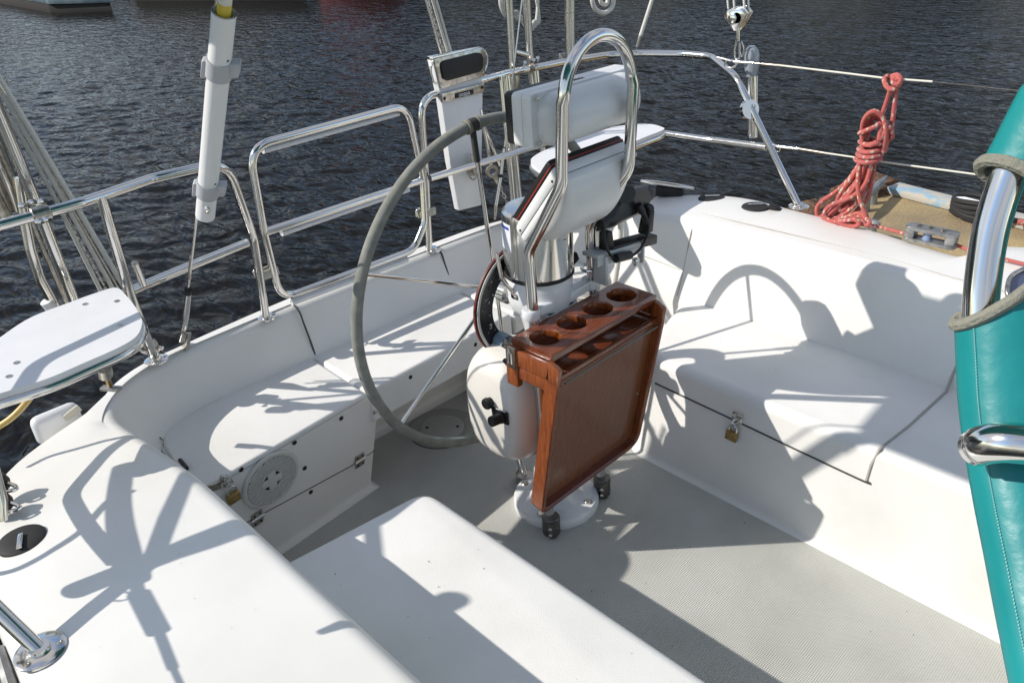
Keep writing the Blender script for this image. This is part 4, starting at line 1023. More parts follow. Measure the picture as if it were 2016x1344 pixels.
tk = thing('davit_tackle', 'four parallel white braided tackle lines slanting down beside the starboard davit', 'tackle', tuple(at(220, 570, x=XP)))
for i, (pts_, r, m) in enumerate((([(-20, 124), (110, 338), (245, 566)], .0070, LINE), ([(-16, 150), (100, 350), (222, 568)], .0058, LINE), ([(-16, 184), (36, 262), (98, 372), (200, 576)], .0056, LINE), ([(-20, 140), (104, 346), (233, 568)], .0030, STEELD), ([(-18, 168), (90, 352), (211, 572)], .0028, FLECK))):
    tobj('line', catmull([at(a, b, x=XP - .012 * i) for a, b in pts_], 5), r, m, tk, 12)

# ------------------------------------------------------------------ backstay and flag staff tube
bs = thing('backstay', 'thin steel backstay wire with turnbuckle rising from the starboard quarter', 'backstay', tuple(at(358, 690, y=-.70)))
def y7(px, py, o=0): return at(px, py, y=-.70 + o)
tobj('wire', [y7(370, 575), y7(387, 430), y7(398, 330), y7(412, 180), y7(424, 30), y7(430, -60)], .0032, STEEL, bs, 10)
tobj('screw_rod', [y7(373, 548), y7(376, 505)], .0048, STEELD, bs, 10)
tobj('turnbuckle', [y7(362, 646), y7(366, 620), y7(371, 578)], [.0085, .0095, .0085], STEEL, bs, 16)
tobj('black_ring', [y7(370, 577), y7(371, 570)], .0105, RUBB, bs, 16)
tobj('fork', [y7(358, 668), y7(361, 652)], [.011, .006], STEEL, bs, 12)
bm = bmesh.new(); A = [at(348, 700, y=-.70), at(353, 656, y=-.70), at(370, 656, y=-.70), at(366, 690, y=-.70)]; prism(bm, A, (0, .012, 0), .002); fin('chainplate', bm, STEELD, bs)
st = thing('flag_staff_tube', 'white plastic tube clamped upright to the backstay with a yellow staff inside', 'tube', tuple(y7(402, 430)))
T0, T1 = y7(404, 424, -.018), y7(441, 24, -.018)
bm = bmesh.new(); n_ = 24; tube(bm, [T0, T0.lerp(T1, .5), T1], .0215, 28, caps=False); tube(bm, [T0, T1], .018, 28, caps=False)
fin('sleeve', bm, PVC, st)
ax = (T1 - T0).normalized()
lobj('end_cap', [(0, -.004), (.017, -.004), (.0215, .002), (.0215, .006)], T0, ax, PVC, st, 28)
tobj('staff', [T0.lerp(T1, .9), T1 + ax * .02], .0125, YEL, st, 20); tobj('staff', [T1 + ax * .02, T1 + ax * .14], .0122, mat('pole_white', (.7, .68, .6), .5), st, 20)
screw(st, y7(404, 412, -.040) + Vector((.010, 0, 0)), (.5, -.8, .2), .008, STEELD)
CLP = mat('grey_clip', (.47, .48, .50), .45)
for t_ in (.775, .168):
    c = T0.lerp(T1, t_); k_ = lobj('clip_band', [(.0218, -.020), (.0245, -.020), (.0245, .020), (.0218, .020)], c, ax, CLP, st, 28)
    rt = Vector(RM @ np.array([1, 0, 0])); bm = bmesh.new(); Rl = Matrix((rt, ax.cross(rt).normalized(), ax)).transposed()
    box(bm, c + rt * .030 + ax * -.002, (.022, .024, .034), Rl, .004); fin('clip_block', bm, CLP, k_)
    bm = bmesh.new(); box(bm, c - rt * .028, (.010, .018, .042), Rl, .003); fin('clip_tail', bm, CLP, k_)
    for dz_ in (-.008, .008): screw(k_, c + rt * .022 + ax * dz_ - Vector(RM @ np.array([0, 0, 1])) * .020, -Vector(RM @ np.array([0, 0, 1])), .0038, BLACK)
bm = bmesh.new(); c = T0.lerp(T1, .865) ; vt = -Vector(RM @ np.array([0, 0, 1]))
box(bm, c + vt * .0208, (.013, .001, .055), Matrix((Vector(RM @ np.array([1, 0, 0])), ax.cross(Vector(RM @ np.array([1, 0, 0]))), ax)).transposed()); fin('faded_tape', bm, mat('faded_tape', (.5, .5, .49), .6), st)

# ------------------------------------------------------------------ outboard motor bracket board on the port stern rail
ob = thing('outboard_bracket', 'white board with steel frame and black pad hung on the port stern rail', 'bracket', tuple(at(905, 250, x=-.83)))
XO = -.835
bd = [at(849, 112, x=XO), at(905, 415, x=XO), at(948, 404, x=XO), at(948, 170, x=XO), at(945, 100, x=XO)]
bd = [at(851, 118, x=XO), at(868, 190, x=XO), at(886, 318, x=XO), at(904, 415, x=XO), at(948, 404, x=XO), at(950, 180, x=XO), at(946, 102, x=XO)]
bm = bmesh.new(); prism(bm, bd, (-.028, 0, 0), .003); fin('board', bm, BOARD, ob)
def fr(px, py): return at(px, py, x=XO + .004)
F0 = [fr(852, 118), fr(865, 178), fr(946, 152), fr(954, 132), fr(951, 101), fr(944, 95)]
bm = bmesh.new(); prism(bm, [fr(852, 116), fr(866, 176), fr(953, 150), fr(955, 104), fr(945, 93)], (.006, 0, 0), .003); fin('frame_plate', bm, STEELD, ob)
bm = bmesh.new(); prism(bm, [fr(852, 112), fr(945, 92), fr(944, 98), fr(852, 119)], (-.03, 0, 0), .002); fin('top_flange', bm, STEEL, ob)
pad2 = [fr(864, 132), fr(864, 124), fr(869, 119), fr(934, 103), fr(943, 105), fr(946, 113), fr(946, 132), fr(941, 141), fr(876, 159), fr(868, 155)]
bm = bmesh.new(); prism(bm, [p + Vector((.006, 0, 0)) for p in pad2], (.010, 0, 0), .004); fin('black_pad', bm, BLACK, ob)
tobj('handle', catmull([fr(948, 96), fr(958, 108), fr(959, 126), fr(954, 140)], 6), .004, STEEL, ob, 10)
tobj('handle', catmull([fr(853, 120), fr(848, 136), fr(853, 160), fr(862, 166)], 6), .004, STEEL, ob, 10)
for p in ((859, 122), (948, 100), (949, 142), (867, 165)): screw(ob, fr(*p) + Vector((.006, 0, 0)), (1, 0, 0), .005, STEELD)
tobj('saddle_tube', [at(866, 181, z=ZR), at(955, 156, z=ZR)], .0175, STEEL, ob, 18)
bm = bmesh.new(); prism(bm, [fr(867, 184), fr(869, 201), fr(880, 200), fr(952, 181), fr(952, 163)], (.006, 0, 0), .003); pl_ = fin('name_plate', bm, STEELD, ob)
bm = bmesh.new(); prism(bm, [p + Vector((.006, 0, 0)) for p in (fr(893, 184), fr(893.5, 194), fr(930, 184.5), fr(929.5, 175))], (.001, 0, 0)); fin('name_inset', bm, BLACK, ob)
e_ = (fr(930, 180) - fr(893, 189)).normalized(); textobj('name_letters', 'edson', fr(911.5, 185) + Vector((.0075, 0, -.002)), -e_, (0, 0, -1), .022, BOARD, ob)
for p in ((873, 194), (947, 172)): screw(ob, fr(*p) + Vector((.006, 0, 0)), (1, 0, 0), .006, BLACK)
cc = at(932, 330, x=XO + .012)
hw_ = lobj('cleat_boss', [(.022, 0), (.022, .006), (.012, .012), (.008, .022)], at(931, 335, x=XO + .004), (1, 0, 0), STEELD, ob, 20)
bm = bmesh.new(); tube(bm, [at(928, 302, x=XO + .02), at(931, 320, x=XO + .026), at(934, 345, x=XO + .022)], [.0035, .007, .005], 10); fin('cleat_bar', bm, STEELD, hw_)
tobj('cleat_line', catmull([at(921, 325, x=XO + .02), at(920, 342, x=XO + .02), at(932, 354, x=XO + .02), at(941, 342, x=XO + .02), at(938, 326, x=XO + .02)], 5), .0028, FLECK, hw_, 8)

# ------------------------------------------------------------------ port quarter: davit leg, ring stay, coils, block
XD = -.93
d2 = thing('davit', 'pair of upright steel davit tubes joined by a short bar behind the port stern rail', 'davit', tuple(at(1020, 300, x=XD)))
tobj('tube', [at(1000, -30, x=XD), at(1008, 110, x=XD), at(1018, 392, x=XD)], .0145, STEEL, d2, 16)
tobj('tube', [at(1034, -30, x=XD), at(1043, 112, x=XD), at(1056, 250, x=XD)], .0165, STEEL, d2, 16)
tobj('cross_bar', [at(1008, 101, x=XD), at(1040, 110, x=XD)], .010, STEEL, d2, 14)
for px, py in ((1033, 126), (1050, 121), (1058, 117)): lobj('clamp_bolt', [(.007, -.010), (.007, .012), (0, .016)], at(px, py, x=-.86), (.6, -.4, .6), STEEL, d2, 12)
lobj('pipe_clamp', [(.017, -.012), (.019, -.01), (.019, .01), (.017, .012)], at(1050, 135, z=ZR), (-.05, 1, 0), STEELD, d2, 20)
bm = bmesh.new(); prism(bm, [at(1000, 152, x=-.87), at(1024, 148, x=-.87), at(1026, 192, x=-.87), at(1004, 196, x=-.87)], (-.005, 0, 0), .001); fin('bracket_plate', bm, STEELD, d2)
p2 = thing('radar_post', 'thick upright steel post rising from the port stern rail behind the hoop', 'post', tuple(at(1125, 118, z=ZR)))
tobj('tube', [at(1123, 118, z=ZR), at(1123, 118, z=ZR) + Vector((0, 0, .10)), at(1123, 118, z=ZR) + Vector((0, 0, .55))], .0205, STEEL, p2, 22)
bm = bmesh.new(); box(bm, at(1117, 110, z=ZR + .012), (.05, .05, .022), None, .003); fin('foot_block', bm, GREYM, p2)
tobj('joint_band', [at(1123, 118, z=ZR) + Vector((0, 0, .173)), at(1123, 118, z=ZR) + Vector((0, 0, .178))], .0212, STEELD, p2, 22)
w2 = thing('backstay', 'port backstay wire and turnbuckle crossing in front of the port davit tubes', 'backstay', tuple(at(985, 420, x=-.80)))
tobj('wire', [at(1030, -20, x=-.80), at(1004, 200, x=-.80), at(993, 290, x=-.80)], .003, STEEL, w2, 8)
tobj('turnbuckle', [at(992, 292, x=-.80), at(986, 345, x=-.80), at(976, 405, x=-.80)], [.006, .0075, .0075], STEEL, w2, 12)
tobj('black_ring', [at(986, 343, x=-.80), at(985.4, 349, x=-.80)], .0088, RUBB, w2, 12)
tobj('chainplate', [at(976, 405, x=-.80), at(974, 432, x=-.80)], [.008, .004], STEELD, w2, 8)
lk = thing('stay_strut', 'pale alloy strut with a round eye at its lower end below the outboard board', 'strut', tuple(at(969, 338, x=-.84)))
tobj('arm', [at(945, 215, x=-.84), at(966, 325, x=-.84)], .009, STEEL, lk, 12); tobj('arm', [at(950, 245, x=-.86), at(984, 325, x=-.86)], .009, STEEL, lk, 12)
bm = bmesh.new(); lathe(bm, [(.0125, -.008), (.024, -.008), (.024, .008), (.0125, .008), (.0125, -.008)], at(969, 338, x=-.83), (1, -.5, .3), 28, False); fin('eye', bm, mat('bronze_pale', (.50, .44, .36), .4, .6), lk)
tobj('tang', [at(972, 345, x=-.83), at(979, 362, x=-.83)], [.014, .005], STEELD, lk, 10)
ch = thing('chain', 'short length of small chain dangling below the alloy strut', 'chain', tuple(at(985, 365, x=-.83)))
for k in range(6):
    a = at(983 + 3.6 * k, 364 + 8.4 * k, x=-.83); b = at(983 + 3.6 * (k + 1.25), 364 + 8.4 * (k + 1.25), x=-.83); t = (b - a).normalized(); u = t.orthogonal().normalized(); u = Matrix.Rotation(math.pi / 2 * k, 3, t) @ u
    m_ = (a + b) / 2; h = (b - a).length / 2
    bm = bmesh.new(); tube(bm, [m_ + t * h * math.cos(q) + u * .006 * math.sin(q) for q in np.linspace(0, 6.2832, 13)[:-1]], .002, 6, True); fin('chain_link', bm, STEELD, ch)
co = thing('rope_coil', 'loose hank of grey white line hanging behind the port davit tubes at the top edge', 'rope', tuple(at(1030, 20, x=-1.0)))
bm = bmesh.new()
for k in range(4): tube(bm, catmull([at(988 + 6 * k, -30, x=-1.0 - .01 * k), at(985 + 6 * k, 8, x=-1.0), at(998 + 7 * k, 34, x=-1.0), at(1018 + 8 * k, 24 + 9 * k, x=-1.0), at(1040 + 4 * k, 60 - 6 * k, x=-1.02), at(1056 + 2 * k, 40, x=-1.02), at(1060 - 3 * k, -30, x=-1.02)], 6), .0065, 8)
fin('strands', bm, LINE, co)
hs_ = thing('hose_loop', 'coiled end of thick pale line hanging at the top, right of the post', 'rope', tuple(at(1190, 10, x=-.9)))
bm = bmesh.new(); tube(bm, catmull([at(1168, -40, x=-.88), at(1166, 0, x=-.88), at(1174, 20, x=-.88), at(1190, 26, x=-.88), at(1204, 16, x=-.88), at(1208, 0, x=-.88), at(1206, -40, x=-.88)], 8), .0095, 12)
tube(bm, catmull([at(1182, -40, x=-.89), at(1182, 0, x=-.89), at(1189, 9, x=-.89), at(1196, 4, x=-.89), at(1197, -30, x=-.89)], 8), .0085, 12); fin('strands', bm, LINE, hs_)
sk = thing('flag_halyard', 'grey plastic sleeved stay dropping to a small ring on the port stern rail', 'stay', tuple(at(1255, 100, z=ZR)))
E0 = at(1253, 96, z=1.12); E1 = at(1290, -20, z=1.33)
tobj('sleeve', [E0.lerp(E1, .18), E0.lerp(E1, .6), E1], .0075, LINE, sk, 12); tobj('ferrule', [E0.lerp(E1, .02), E0.lerp(E1, .22)], [.006, .009], STEELD, sk, 12)
tobj('pin', fillet([E0, at(1254, 101, z=1.115), at(1262, 101, z=1.115)], .003), .0025, STEEL, sk, 8)
tkl = thing('davit_tackle', 'three bundled white lines slanting down to the black padded outboard bracket', 'tackle', tuple(at(885, 95, x=-.93)))
for i, (a, b) in enumerate((((832, -20), (868, 106)), ((846, -20), (882, 104)), ((853, -20), (888, 102)), ((838, -20), (875, 105)))): tobj('line', [at(*a, x=-.93 - .01 * (i % 2)), at(*b, x=-.93 - .01 * (i % 2))], (.0060, .0062, .0045, .0040)[i], (STEEL, LINE, LINE, FLECK)[i], tkl, 10)

# mainsheet style block hanging over the rail corner
YB = 1.22
blk = thing('tackle_block', 'triple sheave alloy block hanging from four lines above the port rail corner', 'block', tuple(at(1450, 35, y=YB)))
def yb_(px, py, o=0): return at(px, py, y=YB + o)
for i, (a, b, r) in enumerate((((1430, -25), (1434, 18), .0035), ((1443, -25), (1446, 16), .0040), ((1463, -25), (1466, 18), .0045), ((1472, -25), (1474, 22), .0040))): tobj('line', [yb_(*a, .012 * i), yb_(*b, .012 * i)], r, LINE, blk, 8)
for k in range(3):
    o = .018 * k; f = 7 * k; bm = bmesh.new(); prism(bm, [yb_(1424 + f, 34 - f * .4, o), yb_(1433 + f, 19 - f * .4, o), yb_(1458 + f, 17 - f * .4, o), yb_(1468 + f, 30 - f * .4, o), yb_(1456 + f * .7, 50, o), yb_(1449 + f * .5, 62, o), yb_(1442 + f * .5, 60, o)], (0, .006, 0), .002); fin('cheek_plate', bm, STEEL, blk)
lobj('sheave_hub', [(.0, -.010), (.013, -.010), (.016, -.008), (.016, 0)], yb_(1444, 36, -.002), (0, 1, 0), STEEL, blk, 28); lobj('sheave', [(.018, 0), (.018, .05), (0, .05)], yb_(1450, 36, 0), (0, 1, 0), GREYM, blk, 24)
tobj('swivel', [yb_(1452, 60), yb_(1453, 82)], [.008, .006], STEEL, blk, 10)
tobj('snap_shackle', fillet([yb_(1450, 80), yb_(1446, 100), yb_(1447, 118), yb_(1456, 116), yb_(1456, 84)], .01), .0038, STEEL, blk, 10)
tobj('pull_ring', catmull([yb_(1460, 82), yb_(1464, 95), yb_(1461, 112), yb_(1456, 100)], 5), .0022, STEEL, blk, 8)

# rod holder outside the port leg
rh = thing('rod_holder', 'steel tube rod holder with smoky clear cup on the port rail end', 'rod holder', tuple(at(1480, 265, y=1.27)))
def yr(px, py): return at(px, py, y=1.27)
tobj('tube', [yr(1482, 270), yr(1480, 150)], .0195, STEEL, rh, 24)
bm = bmesh.new(); a, b = yr(1480, 150), yr(1480, 98); tube(bm, [a, a.lerp(b, .35), a.lerp(b, .8), b], [.020, .026, .028, .024], 24, caps=False); fin('cup', bm, ACRY, rh)
bm = bmesh.new(); tube(bm, [b, b + Vector((0, 0, .012))], [.022, .012], 20); fin('cup_lip', bm, ACRY, rh)
tobj('white_strip', [yr(1490, 150), yr(1489, 240)], .004, BOARD, rh, 8)

# ------------------------------------------------------------------ lifelines
def YL(px, py, y=1.20): return at(px, py, y=y)
l1 = thing('lifeline', 'upper port lifeline in white vinyl running forward from the rail corner above the red rope', 'lifeline', tuple(YL(1440, 124)))
tobj('pelican_hook', [YL(1412, 113), YL(1440, 120)], .0042, STEEL, l1, 10)
tobj('shackle', catmull([YL(1430, 118), YL(1428, 130), YL(1440, 134), YL(1450, 126), YL(1440, 118)], 5), .004, STEEL, l1, 8)
tobj('fitting', [YL(1446, 122), YL(1484, 124)], .0052, STEEL, l1, 12); tobj('swage', [YL(1484, 124.5), YL(1500, 126)], .0026, STEELD, l1, 8); tobj('swage', [YL(1500, 126), YL(1531, 129)], .0042, mat('swage', (.5, .42, .32), .35, .9), l1, 12)
tobj('vinyl_cover', [YL(1531, 128.5), YL(1660, 144), YL(1740, 154), YL(1836, 161)], .0032, VINYLW, l1, 10)
tobj('bare_wire', [YL(1836, 161), YL(2100, 188)], .0012, STEELD, l1, 6)
l2 = thing('lifeline', 'lower port lifeline passing behind the hanging red rope coil', 'lifeline', tuple(YL(1520, 288)))
tobj('fitting', fillet([YL(1518, 284), YL(1530, 288), YL(1573, 293)], .01), .0052, STEEL, l2, 12); tobj('lanyard', [YL(1505, 268), YL(1525, 286)], .0025, STEEL, l2, 8); tobj('ring', catmull([YL(1524, 288), YL(1527, 297), YL(1534, 298), YL(1535, 290)], 5, True), .0018, STEEL, l2, 8)
tobj('swage', [YL(1573, 293), YL(1622, 301)], .0040, bpy.data.materials['swage'], l2, 12)
tobj('vinyl_cover', [YL(1622, 301), YL(1690, 311), YL(1760, 322), YL(1941, 346), YL(2080, 364)], .0030, VINYLW, l2, 10)

# ------------------------------------------------------------------ red rope coil
rc = thing('red_rope_coil', 'coil of red dock line with white flecks hanging from the upper lifeline to the deck', 'rope', tuple(YL(1755, 155, 1.17)))
RR = .0073
def rq(px, py, o=0): return at(px, py, y=1.155 + o)
def strand(pts, name='strand', r=RR): return tobj(name, catmull([rq(*p) for p in pts], 7), r, ROPER, rc, 10)
strand([(1747, 150, .03), (1741, 156, .01), (1744, 168, -.01), (1753, 176, -.02), (1766, 172, -.015), (1772, 160, .01), (1766, 150, .03), (1756, 150, .035), (1750, 160, .03)], 'hitch')
strand([(1756, 152, 0), (1766, 148, -.015), (1773, 156, -.02), (1768, 166, -.025), (1758, 163, -.025), (1760, 154, -.02), (1768, 158, -.02)], 'hitch')
strand([(1754, 172, -.01), (1747, 196), (1738, 222), (1729, 247, -.01)], 'hanger'); strand([(1764, 170, .01), (1762, 200, .01), (1758, 232, .01), (1755, 262, .01), (1748, 273, .01)], 'hanger')
# top bights over the wraps
for k in range(5):
    o = -.03 + .014 * k; d = 3 * k
    strand([(1700 + d, 300, o), (1697 + d, 262, o), (1702 + d, 234 + d * .6, o - .01), (1720 + d * .4, 219 + d, o - .012), (1738 + d * .3, 232 + d, o), (1744 + d * .4, 262, o), (1738 + d * .3, 300, o)], 'bight')
strand([(1691, 263, -.045), (1705, 257, -.05), (1722, 250, -.045), (1731, 244, -.035), (1742, 252, -.02), (1752, 262, 0)], 'bight'); strand([(1735, 250, -.03), (1731, 275, -.04), (1741, 262, -.03), (1750, 250, -.02), (1757, 268, 0), (1748, 276, .01)], 'bight')
# wraps
for k, (yy, xl, xr) in enumerate(((279, 1693, 1727), (293, 1690, 1736), (303, 1688, 1736), (313, 1684, 1733), (280, 1699, 1738))):
    strand([(xl, yy, 0), (xl + 7, yy + 5, -.035), (xl + 22, yy + 7 - (4 if k == 4 else 0), -.05), (xr - 6, yy + 3, -.035), (xr, yy - 1, 0), (xr - 8, yy - 5, .03), (xl + 12, yy - 4, .03), (xl, yy, 0)], 'wrap', .0076)
# skirt of hanging loops
loops = [
 [(1695, 318, -.01), (1672, 352), (1645, 378), (1616, 398), (1608, 414), (1613, 428), (1632, 416), (1655, 392), (1683, 350), (1704, 318)],
 [(1700, 318, .01), (1680, 358, .01), (1658, 390, .01), (1636, 412), (1620, 424), (1614, 432, -.01), (1640, 437, -.03), (1668, 436, -.03), (1700, 440, -.03), (1697, 428, -.03), (1672, 426, -.03), (1650, 434, -.04), (1628, 434, -.04)],
 [(1706, 318, -.02), (1690, 352, -.02), (1664, 384, -.02), (1640, 412, -.02), (1633, 424, -.02), (1650, 428, -.02), (1676, 410, -.02), (1698, 382, -.02), (1704, 350, -.02), (1712, 318, -.02)],
 [(1710, 318, 0), (1700, 356, 0), (1684, 390, 0), (1660, 410, 0), (1646, 422, 0), (1640, 432, -.01), (1660, 430, -.03), (1690, 420, -.03), (1706, 430, -.04), (1712, 440, -.05), (1704, 444, -.05)],
 [(1716, 318, -.03), (1709, 350, -.035), (1696, 372, -.04), (1672, 390, -.04), (1640, 402, -.04), (1624, 416, -.04), (1626, 430, -.04), (1650, 437, -.05), (1680, 432, -.05), (1692, 441, -.05), (1676, 446, -.05), (1648, 440, -.055)],
 [(1693, 318, -.035), (1690, 340, -.04), (1689, 368, -.045), (1694, 396, -.045), (1704, 420, -.04), (1707, 430, -.035)],
 [(1722, 318, .01), (1718, 350, .01), (1711, 380, .01), (1702, 398, .01), (1690, 412, .01), (1676, 424, 0), (1660, 434, -.01)],
 [(1718, 318, .02), (1712, 345, .02), (1704, 372, .02), (1694, 392, .02), (1680, 404, .02)],
 [(1704, 318, -.03), (1694, 350, -.03), (1676, 378, -.03), (1655, 400, -.03), (1630, 424, -.03), (1618, 434, -.03), (1606, 432, -.02)],
 [(1708, 318, .015), (1690, 345, .015), (1666, 372, .015), (1646, 398, .015), (1640, 414, .015), (1655, 410, .015), (1680, 390, .015)],
 [(1698, 318, -.02), (1678, 348, -.02), (1655, 380, -.02), (1648, 400, -.02), (1656, 414, -.02), (1672, 404, -.02)],
]
for lp_ in loops: strand([(p[0], p[1], (p[2] if len(p) > 2 else 0)) for p in lp_])
dl = thing('red_dock_line', 'red dock line led forward along the port deck edge from the coil through the chock', 'rope', tuple(at(1715, 447, y=1.12)))
tobj('line', catmull([at(1690, 441, z=.672), at(1712, 444, z=.672), at(1740, 449, z=.672), at(1785, 461, z=.674), at(1830, 470, z=.674), at(1880, 482, z=.674), at(1920, 496, z=.674), at(1980, 511, z=.674), at(2060, 530, z=.674)], 5), .0058, ROPER, dl, 10)

# ------------------------------------------------------------------ fairlead chock, pads and cleats on the port deck
fc = thing('fairlead_chock', 'grey cast alloy roller chock on the port deck edge with the red line through it', 'chock', tuple(at(1830, 478, z=.66)))
fd = (at(1870, 484, z=.66) - at(1785, 466, z=.66)).normalized(); fn_ = Vector((-fd.y, fd.x, 0)); f0 = at(1830, 480, z=.665); RC_ = Matrix((fd, fn_, Vector((0, 0, 1)))).transposed()
fl = (at(1880, 486, z=.66) - at(1780, 464, z=.66)).length
for zz in (.003, .040):
    bm = bmesh.new(); q = rpoly([(-fl / 2, -.024), (fl / 2, -.024), (fl / 2, .024), (-fl / 2, .024)], .018, 5); prism(bm, [f0 + RC_ @ Vector((p.x, p.y, zz)) for p in q], (0, 0, .010), .002); fin('plate', bm, GREYM, fc)
for sx in (-1, 1):
    bm = bmesh.new(); box(bm, f0 + RC_ @ Vector((sx * (fl / 2 - .018), 0, .027)), (.03, .046, .030), RC_, .006); fin('end_block', bm, GREYM, fc)
lobj('roller', [(.016, .012), (.012, .026), (.016, .040), (0, .040)], f0 + RC_ @ Vector((-.01, 0, 0)), (0, 0, 1), mat('blue_sheave', (.25, .32, .5), .3), fc, 24)
for x in (-.045, -.01, .03): lobj('top_bolt', [(.008, 0), (.008, .006), (0, .008)], f0 + RC_ @ Vector((x, .004, .050)), (0, 0, 1), STEELD, fc, 8)
for (px, py, r) in ((1402, 392, .052), (1487, 409, .050)):
    c = at(px, py, z=ztop(at(px, py, z=.63).x) + .002); pdl = thing('deck_pad', 'round black rubber deck pad with a steel bar, %s' % ('the one nearer the long cleat' if px < 1450 else 'the one beside the black wedge fairlead'), 'deck pad', c)
    lobj('pad', [(r, 0), (r - .004, .006), (r - .02, .010), (0, .011)], c, (0, 0, 1), RUBB, pdl, 32); tobj('bar', [c + Vector((-.02, -.02, .014)), c + Vector((.02, .015, .014))], .004, STEEL, pdl, 8)
cl_ = thing('mooring_cleat', 'long steel horn cleat on a black base at the port quarter', 'cleat', tuple(at(1330, 376, z=.61)))
zc = ztop(at(1325, 376, z=.6).x)
a, b = at(1262, 356, z=zc + .055), at(1366, 371, z=zc + .055)
tobj('horn', [a, a.lerp(b, .3), a.lerp(b, .7), b], [.006, .010, .010, .006], STEEL, cl_, 14)
bm = bmesh.new(); m0 = a.lerp(b, .55) - Vector((0, 0, .03)); box(bm, m0, ((b - a).length * .52, .03, .042), Matrix.Rotation(math.atan2((b - a).y, (b - a).x), 3, 'Z'), .01); fin('base', bm, RUBB, cl_)
lobj('foot', [(.03, 0), (.028, .008), (0, .009)], at(1331, 381, z=zc), (0, 0, 1), STEELD, cl_, 20)
wf = thing('wedge_fairlead', 'black rubber wedge on the deck at the foot of the port rail leg', 'fairlead', tuple(at(1522, 422, z=.65)))
bm = bmesh.new(); zz = .640; prism(bm, [at(1499, 419, z=zz), at(1547, 429, z=zz), at(1543, 420, z=zz + .010), at(1528, 410, z=zz + .035), at(1514, 405, z=zz + .045), at(1508, 412, z=zz + .02)], (-.01, .03, 0), .003); fin('wedge', bm, RUBB, wf)

# ------------------------------------------------------------------ starboard deck fittings at the left edge
c = at(44, 1065, z=.652)
fcap = thing('filler_cap', 'round black deck filler cap with steel pull bar at the left edge', 'filler cap', c)
lobj('cap', [(.044, 0), (.043, .005), (.038, .008), (.015, .009), (0, .009)], c, (0, 0, 1), RUBB, fcap, 40)
bm = bmesh.new(); box(bm, at(39, 1064, z=.665), (.045, .010, .003), Matrix.Rotation(-.35, 3, 'Z'), .001); fin('pull_bar', bm, STEEL, fcap)
for i, (px, py) in enumerate(((22, 962), (28, 1001))):
    c = at(px, py, z=.652)
    q = thing('deck_cleat', 'small black and steel deck fitting, %s of the pair above the filler cap' % ('upper' if i == 0 else 'lower'), 'deck fitting', c, 'deck fittings on the starboard edge')
    bm = bmesh.new(); lathe(bm, [(.026, 0), (.028, .012), (.022, .030), (0, .036)], c + Vector((-.025, -.02, 0)), (0, 0, 1), 24); fin('boss', bm, RUBB, q)
    bm = bmesh.new(); e = at(px + 12, py, z=.66); tube(bm, catmull([c + Vector((-.03, -.02, .014)), c + Vector((.0, .0, .014)), e + Vector((0, 0, .003)), e + Vector((-.004, -.02, .003)), c + Vector((-.01, -.03, .014))], 5), .0045, 8); fin('shackle', bm, STEEL, q)
tobj_ = thing('lifeline', 'starboard lifeline end fitting entering at the left edge above the filler cap', 'lifeline', tuple(at(-10, 1000, z=.95)))
tobj('turnbuckle', [at(-16, 900, x=.18), at(0, 985, x=.20), at(6, 1025, x=.21)], [.006, .010, .006], STEEL, tobj_, 12)
sl_ = thing('stern_lamp', 'white domed lamp housing on the outer edge of the starboard quarter', 'lamp', tuple(at(118, 830, x=-.78)))
c = at(122, 828, x=-.76)
bm = bmesh.new(); prism(bm, [c + Vector((-.03, -.07, -.05)), c + Vector((.01, -.07, -.05)), c + Vector((.01, .05, -.05)), c + Vector((-.03, .05, -.05))], (0, 0, .085), .024, 4); fin('housing', bm, BOARD, sl_)
bm = bmesh.new(); box(bm, at(142, 812, x=-.75), (.012, .045, .02), Matrix.Rotation(.3, 3, 'X'), .003); fin('cream_patch', bm, LAT, sl_)
yh = thing('yellow_hose', 'yellow hose curving down from under the starboard seat board', 'hose', tuple(at(60, 770, x=-.55)))
tobj('hose', catmull([at(74, 740, x=-.55), at(66, 770, x=-.56), at(45, 800, x=-.57), at(15, 828, x=-.58), at(-25, 850, x=-.60), at(-70, 870, x=-.60)], 8), .0075, YHOSE, yh, 12)

# ------------------------------------------------------------------ sprayhood tube with teal sleeves, close on the right
sh = thing('sprayhood_frame', 'curved steel sprayhood tube in teal vinyl sleeves with grey suede edging, close on the right', 'sprayhood', tuple(at(1930, 520, d=.56)))
def nr(px, py, d=.56): return at(px, py, d=d)
tb = catmull([nr(2062, 195, .580), nr(2020, 275, .580), nr(1984, 350, .578), nr(1950, 455, .576), nr(1934, 560, .575), nr(1930, 632, .576)], 10)
tobj('frame_tube', tb, .0104, STEEL, sh, 28)
vd = Vector(RM @ np.array([0, 0, 1]))
def sleeve(name, rows, m, th=.0014):
    """rows: list of lists of points -> doubled thin sheet"""
    bm = bmesh.new(); G = [[bm.verts.new(p) for p in r] for r in rows]
    for A, Bq in zip(G, G[1:]):
        for j in range(len(A) - 1): bm.faces.new((A[j], A[j + 1], Bq[j + 1], Bq[j]))
    bmesh.ops.recalc_face_normals(bm, faces=bm.faces)
    me = bpy.data.meshes.new(name); bm.to_mesh(me); bm.free(); shade(me, 60); o = link(name, me, m, sh)
    md = o.modifiers.new('thick', 'SOLIDIFY'); md.thickness = th; return o
